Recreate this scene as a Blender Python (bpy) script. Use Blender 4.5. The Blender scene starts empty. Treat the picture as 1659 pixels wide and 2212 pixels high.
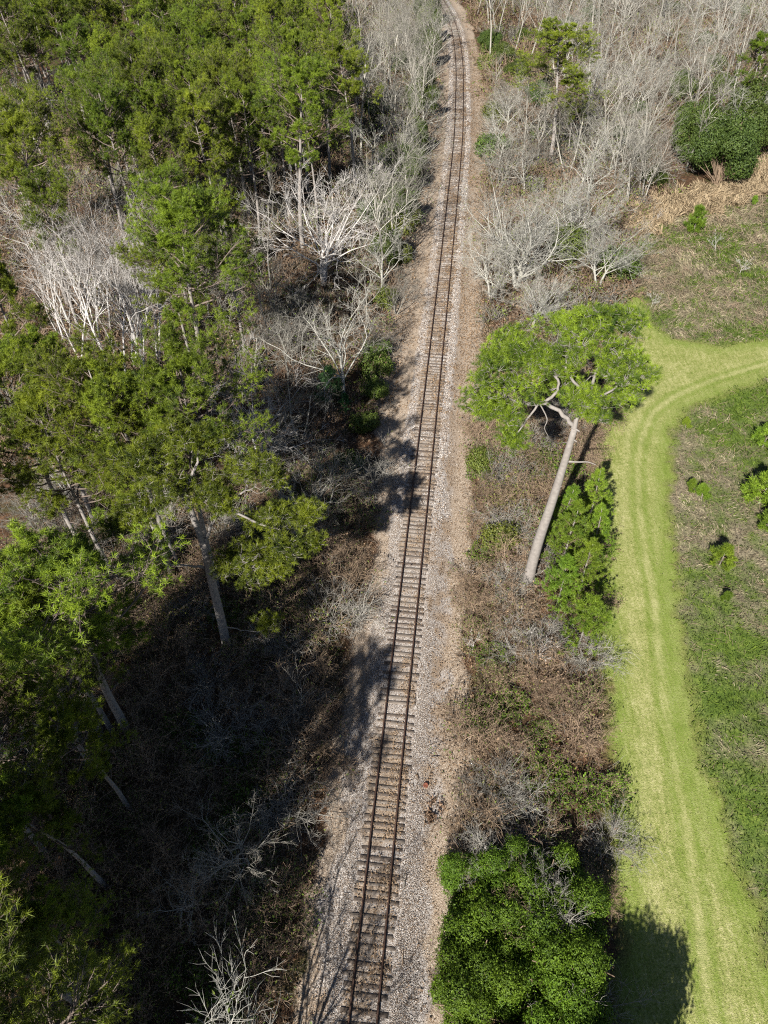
import bpy, math, random
import numpy as np
from mathutils import Vector

SC = bpy.context.scene
COL = SC.collection
RAD = math.radians

# ------------------------------------------------------------------ camera
CAM_H, PITCH = 48.0, RAD(46.0)
FPX, CU, CV = 1587.0, 829.5, 1106.0          # photo measured at 1659 x 2212
cd = bpy.data.cameras.new('camera'); cam = bpy.data.objects.new('camera', cd); COL.objects.link(cam)
cam.location = (0, 0, CAM_H); cam.rotation_euler = (RAD(90) - PITCH, 0, 0)
cd.sensor_fit = 'AUTO'; cd.sensor_width = 36; cd.lens = 36 * FPX / 2212.0
cd.clip_start = 0.5; cd.clip_end = 3000
SC.camera = cam

# ------------------------------------------------------------------ light
SUN_EL = 36.0
SH_AZ = 24.0                                   # shadows run this many degrees right of straight ahead
w = bpy.data.worlds.new('World'); SC.world = w; w.use_nodes = True
nt = w.node_tree; bg = nt.nodes['Background']
sky = nt.nodes.new('ShaderNodeTexSky'); sky.sky_type = 'NISHITA'; sky.sun_disc = False
sky.sun_elevation = RAD(SUN_EL); sky.sun_rotation = RAD(180 + SH_AZ); sky.air_density = 0.6; sky.dust_density = 0.4
nt.links.new(sky.outputs[0], bg.inputs[0]); bg.inputs[1].default_value = 0.05
sl = bpy.data.lights.new('sun', 'SUN'); sun = bpy.data.objects.new('sun', sl); COL.objects.link(sun)
sl.energy = 5.0; sl.angle = RAD(0.55); sl.color = (1.0, 0.96, 0.90)
ld = Vector((math.sin(RAD(SH_AZ)) * math.cos(RAD(SUN_EL)), math.cos(RAD(SH_AZ)) * math.cos(RAD(SUN_EL)), -math.sin(RAD(SUN_EL))))
sun.rotation_euler = ld.to_track_quat('-Z', 'Y').to_euler(); sun.location = (-30, -60, 60)
SC.view_settings.view_transform = 'Standard'; SC.view_settings.look = 'None'
SC.view_settings.gamma = 1; SC.view_settings.exposure = 0.9
SC.cycles.use_denoising = False; SC.cycles.filter_width = 1.15
SC.cycles.max_bounces = 5; SC.cycles.diffuse_bounces = 1; SC.cycles.glossy_bounces = 1
SC.cycles.transmission_bounces = 2; SC.cycles.transparent_max_bounces = 4

# ------------------------------------------------------------------ helpers
def at(u, v, z=0.0):
    """world point at height z on the sight line of photo point (u, v)"""
    cp, sp = math.cos(PITCH), math.sin(PITCH)
    dx, dy, dz = u - CU, cp * FPX + sp * (CV - v), -sp * FPX + cp * (CV - v)
    t = (CAM_H - z) / -dz
    return np.array([dx * t, dy * t, z])

def proj(x, y, z=0.0):
    cp, sp = math.cos(PITCH), math.sin(PITCH)
    dz = z - CAM_H
    d = y * cp - dz * sp
    return CU + FPX * x / d, CV - FPX * (y * sp + dz * cp) / d

def hsh(ix, iy, s=0):
    h = (ix.astype(np.int64) * 374761393 + iy.astype(np.int64) * 668265263 + s * 974711) & 0xffffffff
    h = ((h ^ (h >> 13)) * 1274126177) & 0xffffffff
    return ((h ^ (h >> 16)) & 0xffff) / 65535.0

def vn(x, y, sc=1.0, s=0, oct=2):
    x = np.asarray(x, float) * sc; y = np.asarray(y, float) * sc
    out = 0; a = 1; tot = 0
    for k in range(oct):
        ix, iy = np.floor(x), np.floor(y); fx, fy = x - ix, y - iy
        fx = fx * fx * (3 - 2 * fx); fy = fy * fy * (3 - 2 * fy)
        v = (hsh(ix, iy, s + k) * (1 - fx) + hsh(ix + 1, iy, s + k) * fx) * (1 - fy) + \
            (hsh(ix, iy + 1, s + k) * (1 - fx) + hsh(ix + 1, iy + 1, s + k) * fx) * fy
        out = out + a * v; tot += a; a *= .5; x = x * 2.03 + 7.1; y = y * 2.03 + 3.3
    return out / tot

def unit(a):
    return a / (np.linalg.norm(a, axis=-1, keepdims=True) + 1e-9)

def poly_sd(px, py, poly):
    """signed distance (positive inside) of points to a polygon"""
    poly = np.asarray(poly, float); n = len(poly)
    best = np.full(px.shape, 1e9); ins = np.zeros(px.shape, bool)
    for i in range(n):
        ax, ay = poly[i][:2]; bx, by = poly[(i + 1) % n][:2]
        ex, ey = bx - ax, by - ay
        t = np.clip(((px - ax) * ex + (py - ay) * ey) / (ex * ex + ey * ey + 1e-9), 0, 1)
        best = np.minimum(best, np.hypot(px - ax - t * ex, py - ay - t * ey))
        c = ((ay > py) != (by > py)) & (px < (bx - ax) * (py - ay) / (by - ay + 1e-12) + ax)
        ins ^= c
    return np.where(ins, best, -best)

def line_d(px, py, pl):
    pl = np.asarray(pl, float); best = np.full(px.shape, 1e9)
    for i in range(len(pl) - 1):
        ax, ay = pl[i][:2]; bx, by = pl[i + 1][:2]; ex, ey = bx - ax, by - ay
        t = np.clip(((px - ax) * ex + (py - ay) * ey) / (ex * ex + ey * ey + 1e-9), 0, 1)
        best = np.minimum(best, np.hypot(px - ax - t * ex, py - ay - t * ey))
    return best

def ss(x, a, b):
    t = np.clip((x - a) / (b - a), 0, 1); return t * t * (3 - 2 * t)

# track centre line: measured points, then the curve to the left beyond
_tp = [(785, 2212), (827.6, 1791.7), (886.6, 1261), (960, 597), (990.5, 300), (993, 150), (984.5, 75), (973.5, 45)]
_tw = [at(u, v)[:2] for u, v in _tp]
_tY = np.array([-60.0] + [p[1] for p in _tw] + [238, 262, 300, 360])
_x0 = _tw[0][0] - 0.109 * (_tw[0][1] + 60)
_tX = np.array([_x0] + [p[0] for p in _tw] + [16.2, 12.5, 2.5, -22])
_yy = np.arange(-60, 360, 1.0); _xx = np.interp(_yy, _tY, _tX)
for _ in range(3):
    k = np.ones(15) / 15; _xx = np.convolve(np.pad(_xx, 7, mode='edge'), k, 'valid')
def track_x(y):
    return np.interp(y, _yy, _xx)

W2 = lambda pts: [at(u, v)[:2] for u, v in pts]
# mown strip: outline on the ground
MOWN = [(21, -40)] + [(14.2, 4.0)] + W2([(1335, 2212), (1345, 2000), (1335, 1800), (1318, 1500), (1300, 1300), (1285, 1100), (1275, 950),
        (1330, 880), (1350, 760), (1345, 660), (1385, 622), (1405, 690), (1450, 732), (1550, 747), (1659, 735), (1900, 715),
        (1900, 800), (1659, 822), (1540, 858), (1480, 890), (1448, 940), (1450, 1100), (1472, 1400), (1508, 1650), (1600, 1900), (1680, 2120)]) + [(28, -5), (40, -40)]
MEADOW = [(21, -40), (24, 0)] + W2([(1500, 2000), (1460, 1600), (1440, 1100), (1385, 640), (1375, 560), (1370, 470), (1450, 425), (1540, 408), (1620, 385), (1700, 365), (2300, 340), (3200, 700)]) + [(120, 10), (90, -40)]
STRAW = W2([(1370, 505), (1360, 450), (1450, 418), (1540, 402), (1590, 378), (1640, 345), (1800, 320), (1900, 370), (1700, 405), (1600, 432), (1480, 468)])
TRK1 = W2([(1560, 2300), (1530, 2159), (1500, 1909), (1480, 1759), (1449, 1594), (1434, 1494), (1414, 1295), (1394, 1190), (1380, 1097), (1379, 997), (1386, 947), (1409, 892), (1454, 857), (1540, 820), (1659, 784), (1900, 765)])
TRK2 = W2([(1420, 2000), (1395, 1700), (1375, 1480), (1358, 1300), (1346, 1150), (1345, 1000), (1362, 920), (1400, 850), (1480, 800), (1659, 752)])

def zones(x, y):
    wx = (vn(x, y, .45, 3) - .5) * 1.6; wy = (vn(x, y, .45, 9) - .5) * 1.6
    d = x - track_x(y)
    wh = (vn(x, y, 1.6, 13) - .5) * 1.4; mown = ss(poly_sd(x + wx * .8 + wh, y + wy * .6, MOWN), -1.6, 1.3)
    mead = np.maximum(ss(poly_sd(x + wx, y + wy, MEADOW), -1.0, 1.0), ss(mown, .02, .1) * (x > 20)) * (1 - mown)
    straw = ss(poly_sd(x + wx, y + wy, STRAW) + (vn(x, y, .5, 21) - .5) * 6, -1.8, 2.2)
    r_edge = 4.3 + (vn(x * 0 + 5, y, .12, 31) - .5) * 1.6
    l_edge = 3.8 + (vn(x * 0 + 9, y, .1, 37) - .5) * 1.6 + ss(y, 42, 75) * 1.7
    dn = d + (vn(x, y, .45, 41, 3) - .5) * 2.2 + (vn(x, y, .13, 43) - .5) * 1.4
    bal = ss(dn, -3.2 - .0 * y, -2.4) * (1 - ss(dn, 2.9, 3.9)) * (1 - .75 * ss(y, 36, 62) * ss(np.abs(d), 1.95, 2.5))
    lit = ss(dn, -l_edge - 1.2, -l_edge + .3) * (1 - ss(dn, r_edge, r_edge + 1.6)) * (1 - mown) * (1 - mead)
    return mown, mead, straw, bal, lit, d

def gz(x, y):
    x = np.asarray(x, float); y = np.asarray(y, float)
    d = np.abs(x - track_x(y))
    b = .44 * (1 - ss(d, 1.55, 3.4))
    away = ss(d, 4, 12)
    inm = ss(poly_sd(x, y, MOWN), -3, 1)
    return b + away * (1 - inm) * ((vn(x, y, .12, 51) - .5) * .9 + (vn(x, y, .8, 55) - .5) * .22) - .25 * away * 0

def leafy(x, y):
    d = x - track_x(y)
    v = vn(x, y, .5, 61, 3) * .6 + vn(x, y, 1.9, 64, 2) * .4
    bias = .07 * (np.abs(d) < 1.25) - .10 * (np.abs(np.abs(d) - 1.75) < .45) + .05 * (d > 2.3) + .06 * ss(y, 45, 80) * (np.abs(d) > 2.2) - .10 * (1 - ss(y, 14, 30)) * (np.abs(d) > 1.2) + .03 * ss(y, 24, 34) * (1 - ss(y, 34, 60)) * (d > 2.3)
    return v + bias

def gz1(x, y):
    return float(gz(np.array([x]), np.array([y]))[0])

# ------------------------------------------------------------------ mesh buffer
class Buf:
    def __init__(s): s.V = []; s.F = {3: [], 4: []}; s.T = []; s.n = 0
    def add(s, V, F, T=None):
        V = np.asarray(V, float).reshape(-1, 3); F = np.asarray(F, np.int64)
        s.F[F.shape[1]].append(F + s.n); s.V.append(V); s.n += len(V)
        s.T.append(np.full(len(V), .5) if T is None else np.broadcast_to(np.asarray(T, float), (len(V),)))
    def mesh(s, name, mat, smooth=False):
        me = bpy.data.meshes.new(name)
        V = np.concatenate(s.V); f3 = np.concatenate(s.F[3]) if s.F[3] else np.zeros((0, 3), int)
        f4 = np.concatenate(s.F[4]) if s.F[4] else np.zeros((0, 4), int)
        me.vertices.add(len(V)); me.vertices.foreach_set('co', V.astype(np.float32).ravel())
        li = np.concatenate([f3.ravel(), f4.ravel()]).astype(np.int32)
        me.loops.add(len(li)); me.loops.foreach_set('vertex_index', li)
        st = np.concatenate([np.arange(len(f3)) * 3, len(f3) * 3 + np.arange(len(f4)) * 4]).astype(np.int32)
        me.polygons.add(len(st)); me.polygons.foreach_set('loop_start', st)
        me.update(calc_edges=True)
        if smooth: me.polygons.foreach_set('use_smooth', np.ones(len(st), bool))
        a = me.attributes.new('tint', 'FLOAT', 'POINT'); a.data.foreach_set('value', np.concatenate(s.T).astype(np.float32))
        me.materials.append(mat); me.validate()
        return me

def tubes(buf, P, R, n=3, tint=.5):
    """P (N,K,3) polylines, R (N,K) radii"""
    P = np.asarray(P, float); R = np.asarray(R, float)
    N, K, _ = P.shape
    if N == 0: return
    T = np.empty_like(P); T[:, 1:-1] = P[:, 2:] - P[:, :-2]; T[:, 0] = P[:, 1] - P[:, 0]; T[:, -1] = P[:, -1] - P[:, -2]
    T = unit(T); mean = unit(P[:, -1] - P[:, 0])
    ref = np.where(np.abs(mean[:, 2:3]) < .7, np.array([[0, 0, 1.]]), np.array([[1., 0, 0]]))[:, None, :]
    A = unit(np.cross(T, np.broadcast_to(ref, T.shape))); B = np.cross(T, A)
    ang = np.arange(n) * 2 * math.pi / n
    ring = P[:, :, None, :] + R[:, :, None, None] * (A[:, :, None, :] * np.cos(ang)[None, None, :, None] + B[:, :, None, :] * np.sin(ang)[None, None, :, None])
    idx = np.arange(N * K * n).reshape(N, K, n); nx = np.roll(idx, -1, axis=2)
    F = np.stack([idx[:, :-1], nx[:, :-1], nx[:, 1:], idx[:, 1:]], -1).reshape(-1, 4)
    t = np.broadcast_to(np.asarray(tint, float).reshape(-1, 1) if np.ndim(tint) else np.full((N, 1), tint), (N, K * n)).reshape(-1)
    buf.add(ring.reshape(-1, 3), F, t)
    if n > 4:
        c = buf.n; buf.add(P[:, -1], np.zeros((0, 3), int).reshape(0, 3), .5)
        e = idx[:, -1] ; base = buf.n - N - N * K * n
        F3 = np.stack([e, np.roll(e, -1, 1), np.broadcast_to((N * K * n + np.arange(N))[:, None], e.shape)], -1).reshape(-1, 3)
        buf.F[3].append(F3 + base)

def grow(rng, S, D, L, R, K, wander=.15, up=.05, r_end=.45):
    N = len(S); P = np.empty((N, K + 1, 3)); P[:, 0] = S; d = D.copy()
    for k in range(K):
        d = d + rng.normal(0, wander, (N, 3)); d[:, 2] += up; d = unit(d)
        P[:, k + 1] = P[:, k] + d * (L / K)[:, None]
    t = np.linspace(0, 1, K + 1)[None]
    return P, R[:, None] * (1 - t * (1 - r_end))

def spawn(rng, P, Rr, L, m, t0, t1, a0, a1, lr=(.4, .7), rr=.6, end=True):
    """m children per parent; the first ones near the tip"""
    N, K, _ = P.shape
    t = rng.uniform(t0, t1, (N, m))
    if end: t[:, 0] = .995
    f = t * (K - 1); i = np.minimum(f.astype(int), K - 2); fr = f - i
    n = np.arange(N)[:, None]
    S = P[n, i] * (1 - fr[..., None]) + P[n, i + 1] * fr[..., None]
    T = unit(P[n, i + 1] - P[n, i])
    R = (Rr[n, i] * (1 - fr) + Rr[n, i + 1] * fr) * rr
    perp = unit(np.cross(T, rng.normal(0, 1, T.shape)))
    a = rng.uniform(a0, a1, (N, m))
    if end: a[:, 0] *= .4
    D = T * np.cos(a)[..., None] + perp * np.sin(a)[..., None]
    Lc = L[:, None] * rng.uniform(lr[0], lr[1], (N, m)) * (1.15 - .5 * t)
    return S.reshape(-1, 3), D.reshape(-1, 3), Lc.ravel(), R.ravel()

def tufts(buf, rng, C, A, m=14, ln=.3, wd=.035, tint=None):
    N = len(C)
    D = unit(A[:, None, :] * .6 + rng.normal(0, .58, (N, m, 3)))
    l = ln * rng.uniform(.7, 1.15, (N, m, 1))
    side = unit(np.cross(D, rng.normal(0, 1, D.shape))) * wd * .5
    c = C[:, None, :] + rng.normal(0, .03, (N, m, 3))
    V = np.stack([c - side, c + side, c + D * l], 2).reshape(-1, 3)
    F = np.arange(len(V)).reshape(-1, 3)
    if tint is None: tint = rng.uniform(0, 1, N)
    T = np.repeat(np.clip(tint[:, None] + rng.normal(0, .12, (N, m)), 0, 1).ravel(), 3)
    buf.add(V, F, T)

def leaves(buf, rng, C, Nn, size, tint=None, asp=.55):
    N = len(C); Nn = unit(Nn)
    u = unit(np.cross(Nn, rng.normal(0, 1, (N, 3)))); v = np.cross(Nn, u)
    s = (size * rng.uniform(.6, 1.3, N))[:, None]
    fold = Nn * s * .18
    V = np.stack([C - u * s, C + v * s * asp + fold, C + u * s, C - v * s * asp + fold], 1).reshape(-1, 3)
    i = np.arange(N)[:, None] * 4
    F = np.concatenate([i + [[0, 1, 2]], i + [[0, 2, 3]]])
    if tint is None: tint = rng.uniform(0, 1, N)
    buf.add(V, F, np.repeat(tint, 4))

# ------------------------------------------------------------------ materials
def mat(name):
    m = bpy.data.materials.new(name); m.use_nodes = True
    n = m.node_tree; n.nodes.clear(); o = n.nodes.new('ShaderNodeOutputMaterial')
    return m, n, o
def N_(n, t, **kw):
    x = n.nodes.new(t)
    for k, v in kw.items():
        if hasattr(x, k): setattr(x, k, v)
        else: x.inputs[k].default_value = v
    return x
def inp(n, x, k, v):
    if isinstance(v, bpy.types.NodeSocket): n.links.new(v, x.inputs[k])
    else: x.inputs[k].default_value = v
def noise(n, scale, detail=3, rough=.6, vec=None):
    x = N_(n, 'ShaderNodeTexNoise'); x.inputs['Scale'].default_value = scale; x.inputs['Detail'].default_value = detail
    x.inputs['Roughness'].default_value = rough
    if vec is not None: n.links.new(vec, x.inputs['Vector'])
    return x.outputs[0]
def ramp(n, f, stops):
    x = n.nodes.new('ShaderNodeValToRGB'); e = x.color_ramp.elements
    while len(e) < len(stops): e.new(.5)
    for i, (p, c) in enumerate(stops): e[i].position = p; e[i].color = (*c, 1)
    inp(n, x, 0, f); return x.outputs[0]
def mixc(n, f, a, b, mode='MIX'):
    x = n.nodes.new('ShaderNodeMix'); x.data_type = 'RGBA'; x.blend_type = mode
    inp(n, x, 0, f)
    for k, v in ((6, a), (7, b)):
        if isinstance(v, tuple): v = (*v, 1)[:4]
        inp(n, x, k, v)
    return x.outputs[2]
def mth(n, op, a, b=0.0, c=None, clamp=False):
    x = n.nodes.new('ShaderNodeMath'); x.operation = op; x.use_clamp = clamp
    inp(n, x, 0, a); inp(n, x, 1, b)
    if c is not None: inp(n, x, 2, c)
    return x.outputs[0]
def attr(n, name):
    x = n.nodes.new('ShaderNodeAttribute'); x.attribute_name = name; return x.outputs['Fac']
def bsdf(n, o, col, rough=.8, spec=.3, normal=None, trans=None, tcol=None):
    b = n.nodes.new('ShaderNodeBsdfPrincipled'); inp(n, b, 'Base Color', col if not isinstance(col, tuple) else (*col, 1))
    b.inputs['Roughness'].default_value = rough; b.inputs['Specular IOR Level'].default_value = spec
    if normal is not None: n.links.new(normal, b.inputs['Normal'])
    out = b.outputs[0]
    if trans:
        t = n.nodes.new('ShaderNodeBsdfTranslucent'); inp(n, t, 0, tcol if tcol is not None else col)
        m = n.nodes.new('ShaderNodeMixShader'); m.inputs[0].default_value = trans
        n.links.new(out, m.inputs[1]); n.links.new(t.outputs[0], m.inputs[2]); out = m.outputs[0]
    n.links.new(out, o.inputs[0])
def bump(n, h, st=.5, dist=.05):
    b = n.nodes.new('ShaderNodeBump'); b.inputs['Strength'].default_value = st; b.inputs['Distance'].default_value = dist
    n.links.new(h, b.inputs['Height']); return b.outputs[0]

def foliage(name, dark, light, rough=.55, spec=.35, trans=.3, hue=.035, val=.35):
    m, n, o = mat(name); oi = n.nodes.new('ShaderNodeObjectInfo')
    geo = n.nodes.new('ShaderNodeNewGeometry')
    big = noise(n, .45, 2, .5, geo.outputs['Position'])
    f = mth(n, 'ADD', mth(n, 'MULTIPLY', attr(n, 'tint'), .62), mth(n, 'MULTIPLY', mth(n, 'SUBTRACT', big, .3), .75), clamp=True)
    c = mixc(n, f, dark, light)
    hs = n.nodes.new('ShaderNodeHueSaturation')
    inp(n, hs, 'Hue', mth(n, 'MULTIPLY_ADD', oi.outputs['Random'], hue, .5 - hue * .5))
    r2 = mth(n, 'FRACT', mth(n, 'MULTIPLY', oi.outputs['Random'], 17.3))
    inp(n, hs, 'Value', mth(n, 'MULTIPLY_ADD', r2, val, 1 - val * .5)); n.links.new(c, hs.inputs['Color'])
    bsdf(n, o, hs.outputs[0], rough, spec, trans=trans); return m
def wood(name, a, b, sc=6, rough=.85, val=.3):
    m, n, o = mat(name); oi = n.nodes.new('ShaderNodeObjectInfo'); geo = n.nodes.new('ShaderNodeNewGeometry')
    f = mth(n, 'ADD', mth(n, 'MULTIPLY', noise(n, sc, 3, .6, geo.outputs['Position']), .7), mth(n, 'MULTIPLY_ADD', attr(n, 'tint'), .5, -.1), clamp=True)
    c = mixc(n, f, a, b); hs = n.nodes.new('ShaderNodeHueSaturation')
    inp(n, hs, 'Value', mth(n, 'MULTIPLY_ADD', oi.outputs['Random'], val, 1 - val * .5)); n.links.new(c, hs.inputs['Color'])
    bsdf(n, o, hs.outputs[0], rough, .2); return m

M = {}
M['needle'] = foliage('pine_needles', (.027, .054, .008), (.305, .39, .025), trans=.24, val=.4, hue=.028)
M['needle_young'] = foliage('young_pine_needles', (.05, .11, .014), (.29, .42, .03), trans=.25)
M['needle_blue'] = foliage('sapling_needles', (.03, .10, .035), (.09, .22, .06))
M['oakleaf'] = foliage('evergreen_leaves', (.025, .05, .012), (.14, .19, .035), .55, .25, .15)
M['vine'] = foliage('vine_leaves', (.014, .036, .006), (.19, .31, .022), .55, .22, .2, val=.2, hue=.012)
M['shrubleaf'] = foliage('shrub_leaves', (.05, .08, .015), (.24, .29, .05), .5, .3, .25, hue=.06)
M['deadleaf'] = foliage('dead_leaves', (.10, .065, .038), (.40, .285, .175), .8, .15, .15, hue=.03)
M['bark_pine'] = wood('pine_bark', (.11, .095, .082), (.44, .40, .36), 4)
M['pine_limb'] = wood('pine_limb', (.07, .05, .04), (.30, .24, .20), 3)
M['bark_grey'] = wood('grey_bark', (.14, .125, .10), (.49, .465, .40), 3, val=.8)
M['bark_pale'] = wood('pale_bark', (.24, .23, .195), (.60, .58, .51), 3, val=.2)
M['twig_pale'] = wood('pale_twigs', (.20, .19, .16), (.54, .52, .46), 1.5, val=.2)
M['bark_white'] = wood('bleached_wood', (.38, .35, .32), (.78, .74, .69), 3)
M['twig_grey'] = wood('grey_twigs', (.07, .062, .05), (.33, .305, .255), 1.5, val=.6)
M['brush_grey'] = wood('brush_grey', (.06, .055, .045), (.58, .545, .475), 2.5, val=.45)
M['brush_brown'] = wood('brush_brown', (.05, .032, .02), (.54, .395, .27), 2.5, val=.4)
M['twig_brown'] = wood('brown_twigs', (.07, .045, .03), (.36, .265, .18), 1.2, val=.5)

# ------------------------------------------------------------------ tags
def tag(o, label=None, cat=None, group=None, kind=None):
    if label: o['label'] = label
    if cat: o['category'] = cat
    if group: o['group'] = group
    if kind: o['kind'] = kind
    return o
def obj(name, me, parent=None):
    o = bpy.data.objects.new(name, me); COL.objects.link(o)
    if parent: o.parent = parent
    return o
def thing(name, parts, loc=(0, 0, 0)):
    r = bpy.data.objects.new(name, None); COL.objects.link(r); r.location = loc; r.empty_display_size = .5
    for nm, me in parts: obj(nm, me, r)
    return r
USED = set()
def place(proto, loc, rz=0, sc=1.0, lean=(0, 0), label=None, cat=None, group=None):
    """first use moves the built thing itself; later uses copy it and each of its parts"""
    if proto.name in USED:
        r = proto.copy(); COL.objects.link(r)
        for k in ('group',):
            if k in r: del r[k]
        for ch in proto.children:
            c = ch.copy(); COL.objects.link(c); c.parent = r
    else:
        r = proto; USED.add(proto.name)
    r.location = loc; r.rotation_euler = (lean[0], lean[1], rz)
    r.scale = (sc, sc, sc) if np.isscalar(sc) else sc
    tag(r, label, cat, group)
    return r
ORD = ['first', 'second', 'third', 'fourth', 'fifth', 'sixth', 'seventh', 'eighth', 'ninth', 'tenth', 'eleventh', 'twelfth', 'thirteenth',
       'fourteenth', 'fifteenth', 'sixteenth', 'seventeenth', 'eighteenth', 'nineteenth', 'twentieth', 'twenty first', 'twenty second', 'twenty third', 'twenty fourth']
def ranked(pts, per_row, nearfirst=True):
    """pts -> list of (row index, place in row, row length), rows by distance, places from the left"""
    o = sorted(range(len(pts)), key=lambda i: pts[i][1]); out = [None] * len(pts)
    rows = [o[i:i + per_row] for i in range(0, len(o), per_row)]
    for r, row in enumerate(rows):
        for q, i in enumerate(sorted(row, key=lambda i: pts[i][0])): out[i] = (r, q, len(row))
    return out

# ------------------------------------------------------------------ ground
def build_ground():
    def axis(lo, hi, c0, c1, st, g=1.07):
        a = list(np.arange(c0, c1, st)); s = st
        while a[-1] < hi: s = min(s * g, 40); a.append(a[-1] + s)
        s = st
        while a[0] > lo: s = min(s * g, 40); a.insert(0, a[0] - s)
        return np.array(a)
    xs = axis(-700, 700, -26, 36, .33, 1.035); ys = axis(-300, 1100, 2, 100, .36, 1.025)
    X, Y = np.meshgrid(xs, ys); x, y = X.ravel(), Y.ravel()
    V = np.stack([x, y, gz(x, y) - .03], 1); nx, ny = len(xs), len(ys)
    i = (np.arange(ny - 1)[:, None] * nx + np.arange(nx - 1)[None]).ravel()
    F = np.stack([i, i + 1, i + nx + 1, i + nx], 1)
    b = Buf(); b.add(V, F)
    m, n, o = mat('ground_surface')
    geo = n.nodes.new('ShaderNodeNewGeometry'); P = geo.outputs['Position']
    n1 = noise(n, .35, 3, .6, P); n2 = noise(n, 2.2, 4, .65, P); n3 = noise(n, 11, 3, .7, P); n4 = noise(n, 38, 2, .7, P)
    mixn = lambda a, b, k: mth(n, 'ADD', mth(n, 'MULTIPLY', a, 1 - k), mth(n, 'MULTIPLY', b, k))
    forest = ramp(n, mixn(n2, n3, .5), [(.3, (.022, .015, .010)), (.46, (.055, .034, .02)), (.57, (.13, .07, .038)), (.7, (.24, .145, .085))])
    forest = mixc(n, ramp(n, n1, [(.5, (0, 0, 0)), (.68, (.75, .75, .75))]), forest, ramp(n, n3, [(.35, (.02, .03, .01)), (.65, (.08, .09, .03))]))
    litter = ramp(n, mixn(n3, n4, .55), [(.33, (.08, .055, .036)), (.44, (.22, .16, .11)), (.53, (.37, .295, .22)), (.64, (.66, .58, .48))])
    vo = n.nodes.new('ShaderNodeTexVoronoi'); vo.inputs['Scale'].default_value = 14; n.links.new(P, vo.inputs['Vector'])
    ball = ramp(n, mixn(vo.outputs[1], n3, .35), [(.15, (.12, .095, .08)), (.45, (.30, .265, .235)), (.75, (.54, .50, .46))])
    ball = mixc(n, mth(n, 'MULTIPLY_ADD', mth(n, 'ADD', attr(n, 'leafy'), mth(n, 'MULTIPLY', mth(n, 'SUBTRACT', n3, .5), .35)), 6, -2.9, clamp=True), ball, mixc(n, .25, litter, (.20, .13, .08)))
    # mown grass
    st = N_(n, 'ShaderNodeMapping'); st.inputs['Scale'].default_value = (3.0, .35, 1); n.links.new(P, st.inputs[0])
    nst = noise(n, 1.3, 3, .55, st.outputs[0])
    n5 = noise(n, 7, 2, .7, P)
    mown = ramp(n, mixn(mixn(mixn(n2, nst, .5), n1, .3), mixn(n3, n5, .5), .5), [(.34, (.06, .10, .014)), (.43, (.15, .19, .035)), (.51, (.26, .275, .085)), (.62, (.47, .44, .22))])
    mown = mixc(n, mth(n, 'MULTIPLY', attr(n, 'trk'), mth(n, 'MULTIPLY', mixn(n2, n3, .4), .6), clamp=True), mown, (.50, .46, .24))
    mown = mixc(n, mth(n, 'MULTIPLY', attr(n, 'grn'), mixn(n2, n3, .5), clamp=True), mown, (.125, .20, .018))
    mg = ramp(n, mixn(n3, n2, .4), [(.3, (.02, .035, .008)), (.5, (.075, .12, .018)), (.68, (.22, .27, .05))])
    md = ramp(n, mixn(n3, n2, .4), [(.3, (.07, .055, .04)), (.5, (.20, .165, .115)), (.7, (.36, .30, .21))])
    mead = mixc(n, attr(n, 'dry'), mg, md)
    mead = mixc(n, attr(n, 'straw'), mead, ramp(n, n3, [(.3, (.25, .17, .08)), (.7, (.55, .42, .22))]))
    def edge(a, k=2.2):   # roughen a zone edge with fine noise
        return mth(n, 'MULTIPLY_ADD', mth(n, 'ADD', attr(n, a), mth(n, 'MULTIPLY', mth(n, 'SUBTRACT', n3, .5), .9)), k, .5 - k * .5, clamp=True)
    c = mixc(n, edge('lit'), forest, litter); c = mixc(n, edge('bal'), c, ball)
    c = mixc(n, edge('mead'), c, mead); c = mixc(n, edge('mown', 1.5), c, mown)
    bsdf(n, o, c, .9, .15, bump(n, mixn(n3, vo.outputs[0], .5), .7, .06))
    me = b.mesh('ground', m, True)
    mown_, mead_, straw_, bal_, lit_, d = zones(x, y)
    dry = dryness(x, y)
    t1 = line_d(x, y, TRK1); t2 = line_d(x, y, TRK2)
    jit = (vn(x, y, .35, 71) - .5) * .5; trk = np.exp(-((t1 + jit) / .24) ** 2) * (.4 + vn(x, y, .2, 72)) + .8 * np.exp(-((t2 + jit) / .3) ** 2) * vn(x, y, .25, 73) + .35 * np.exp(-((t1 - 1.3 + jit) / .4) ** 2)
    grn = np.exp(-((t1 - .55) / .25) ** 2) * .9
    ed = poly_sd(x, y, MOWN); grn = np.clip(grn + ss(2.3 - ed, 0, 2.0) * (.5 + vn(x, y, .6, 77)) * (ed > -3), 0, 1)
    for k, v in (('mown', mown_), ('mead', mead_), ('straw', straw_), ('bal', bal_), ('lit', lit_), ('dry', dry), ('leafy', leafy(x, y)), ('trk', trk), ('grn', grn)):
        a = me.attributes.new(k, 'FLOAT', 'POINT'); a.data.foreach_set('value', np.asarray(v, np.float32))
    tag(obj('ground', me), kind='structure')

def dryness(x, y):
    far = ss(y, 62, 74)
    v = vn(x, y, .16, 91, 3) + .17 * far - .10 + .10 * np.exp(-((y - 50) / 12) ** 2)
    u = vn(x, y, .9, 95, 3)
    return np.clip(ss(v * .55 + u * .45, .30, .76), 0, 1)
build_ground()

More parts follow.
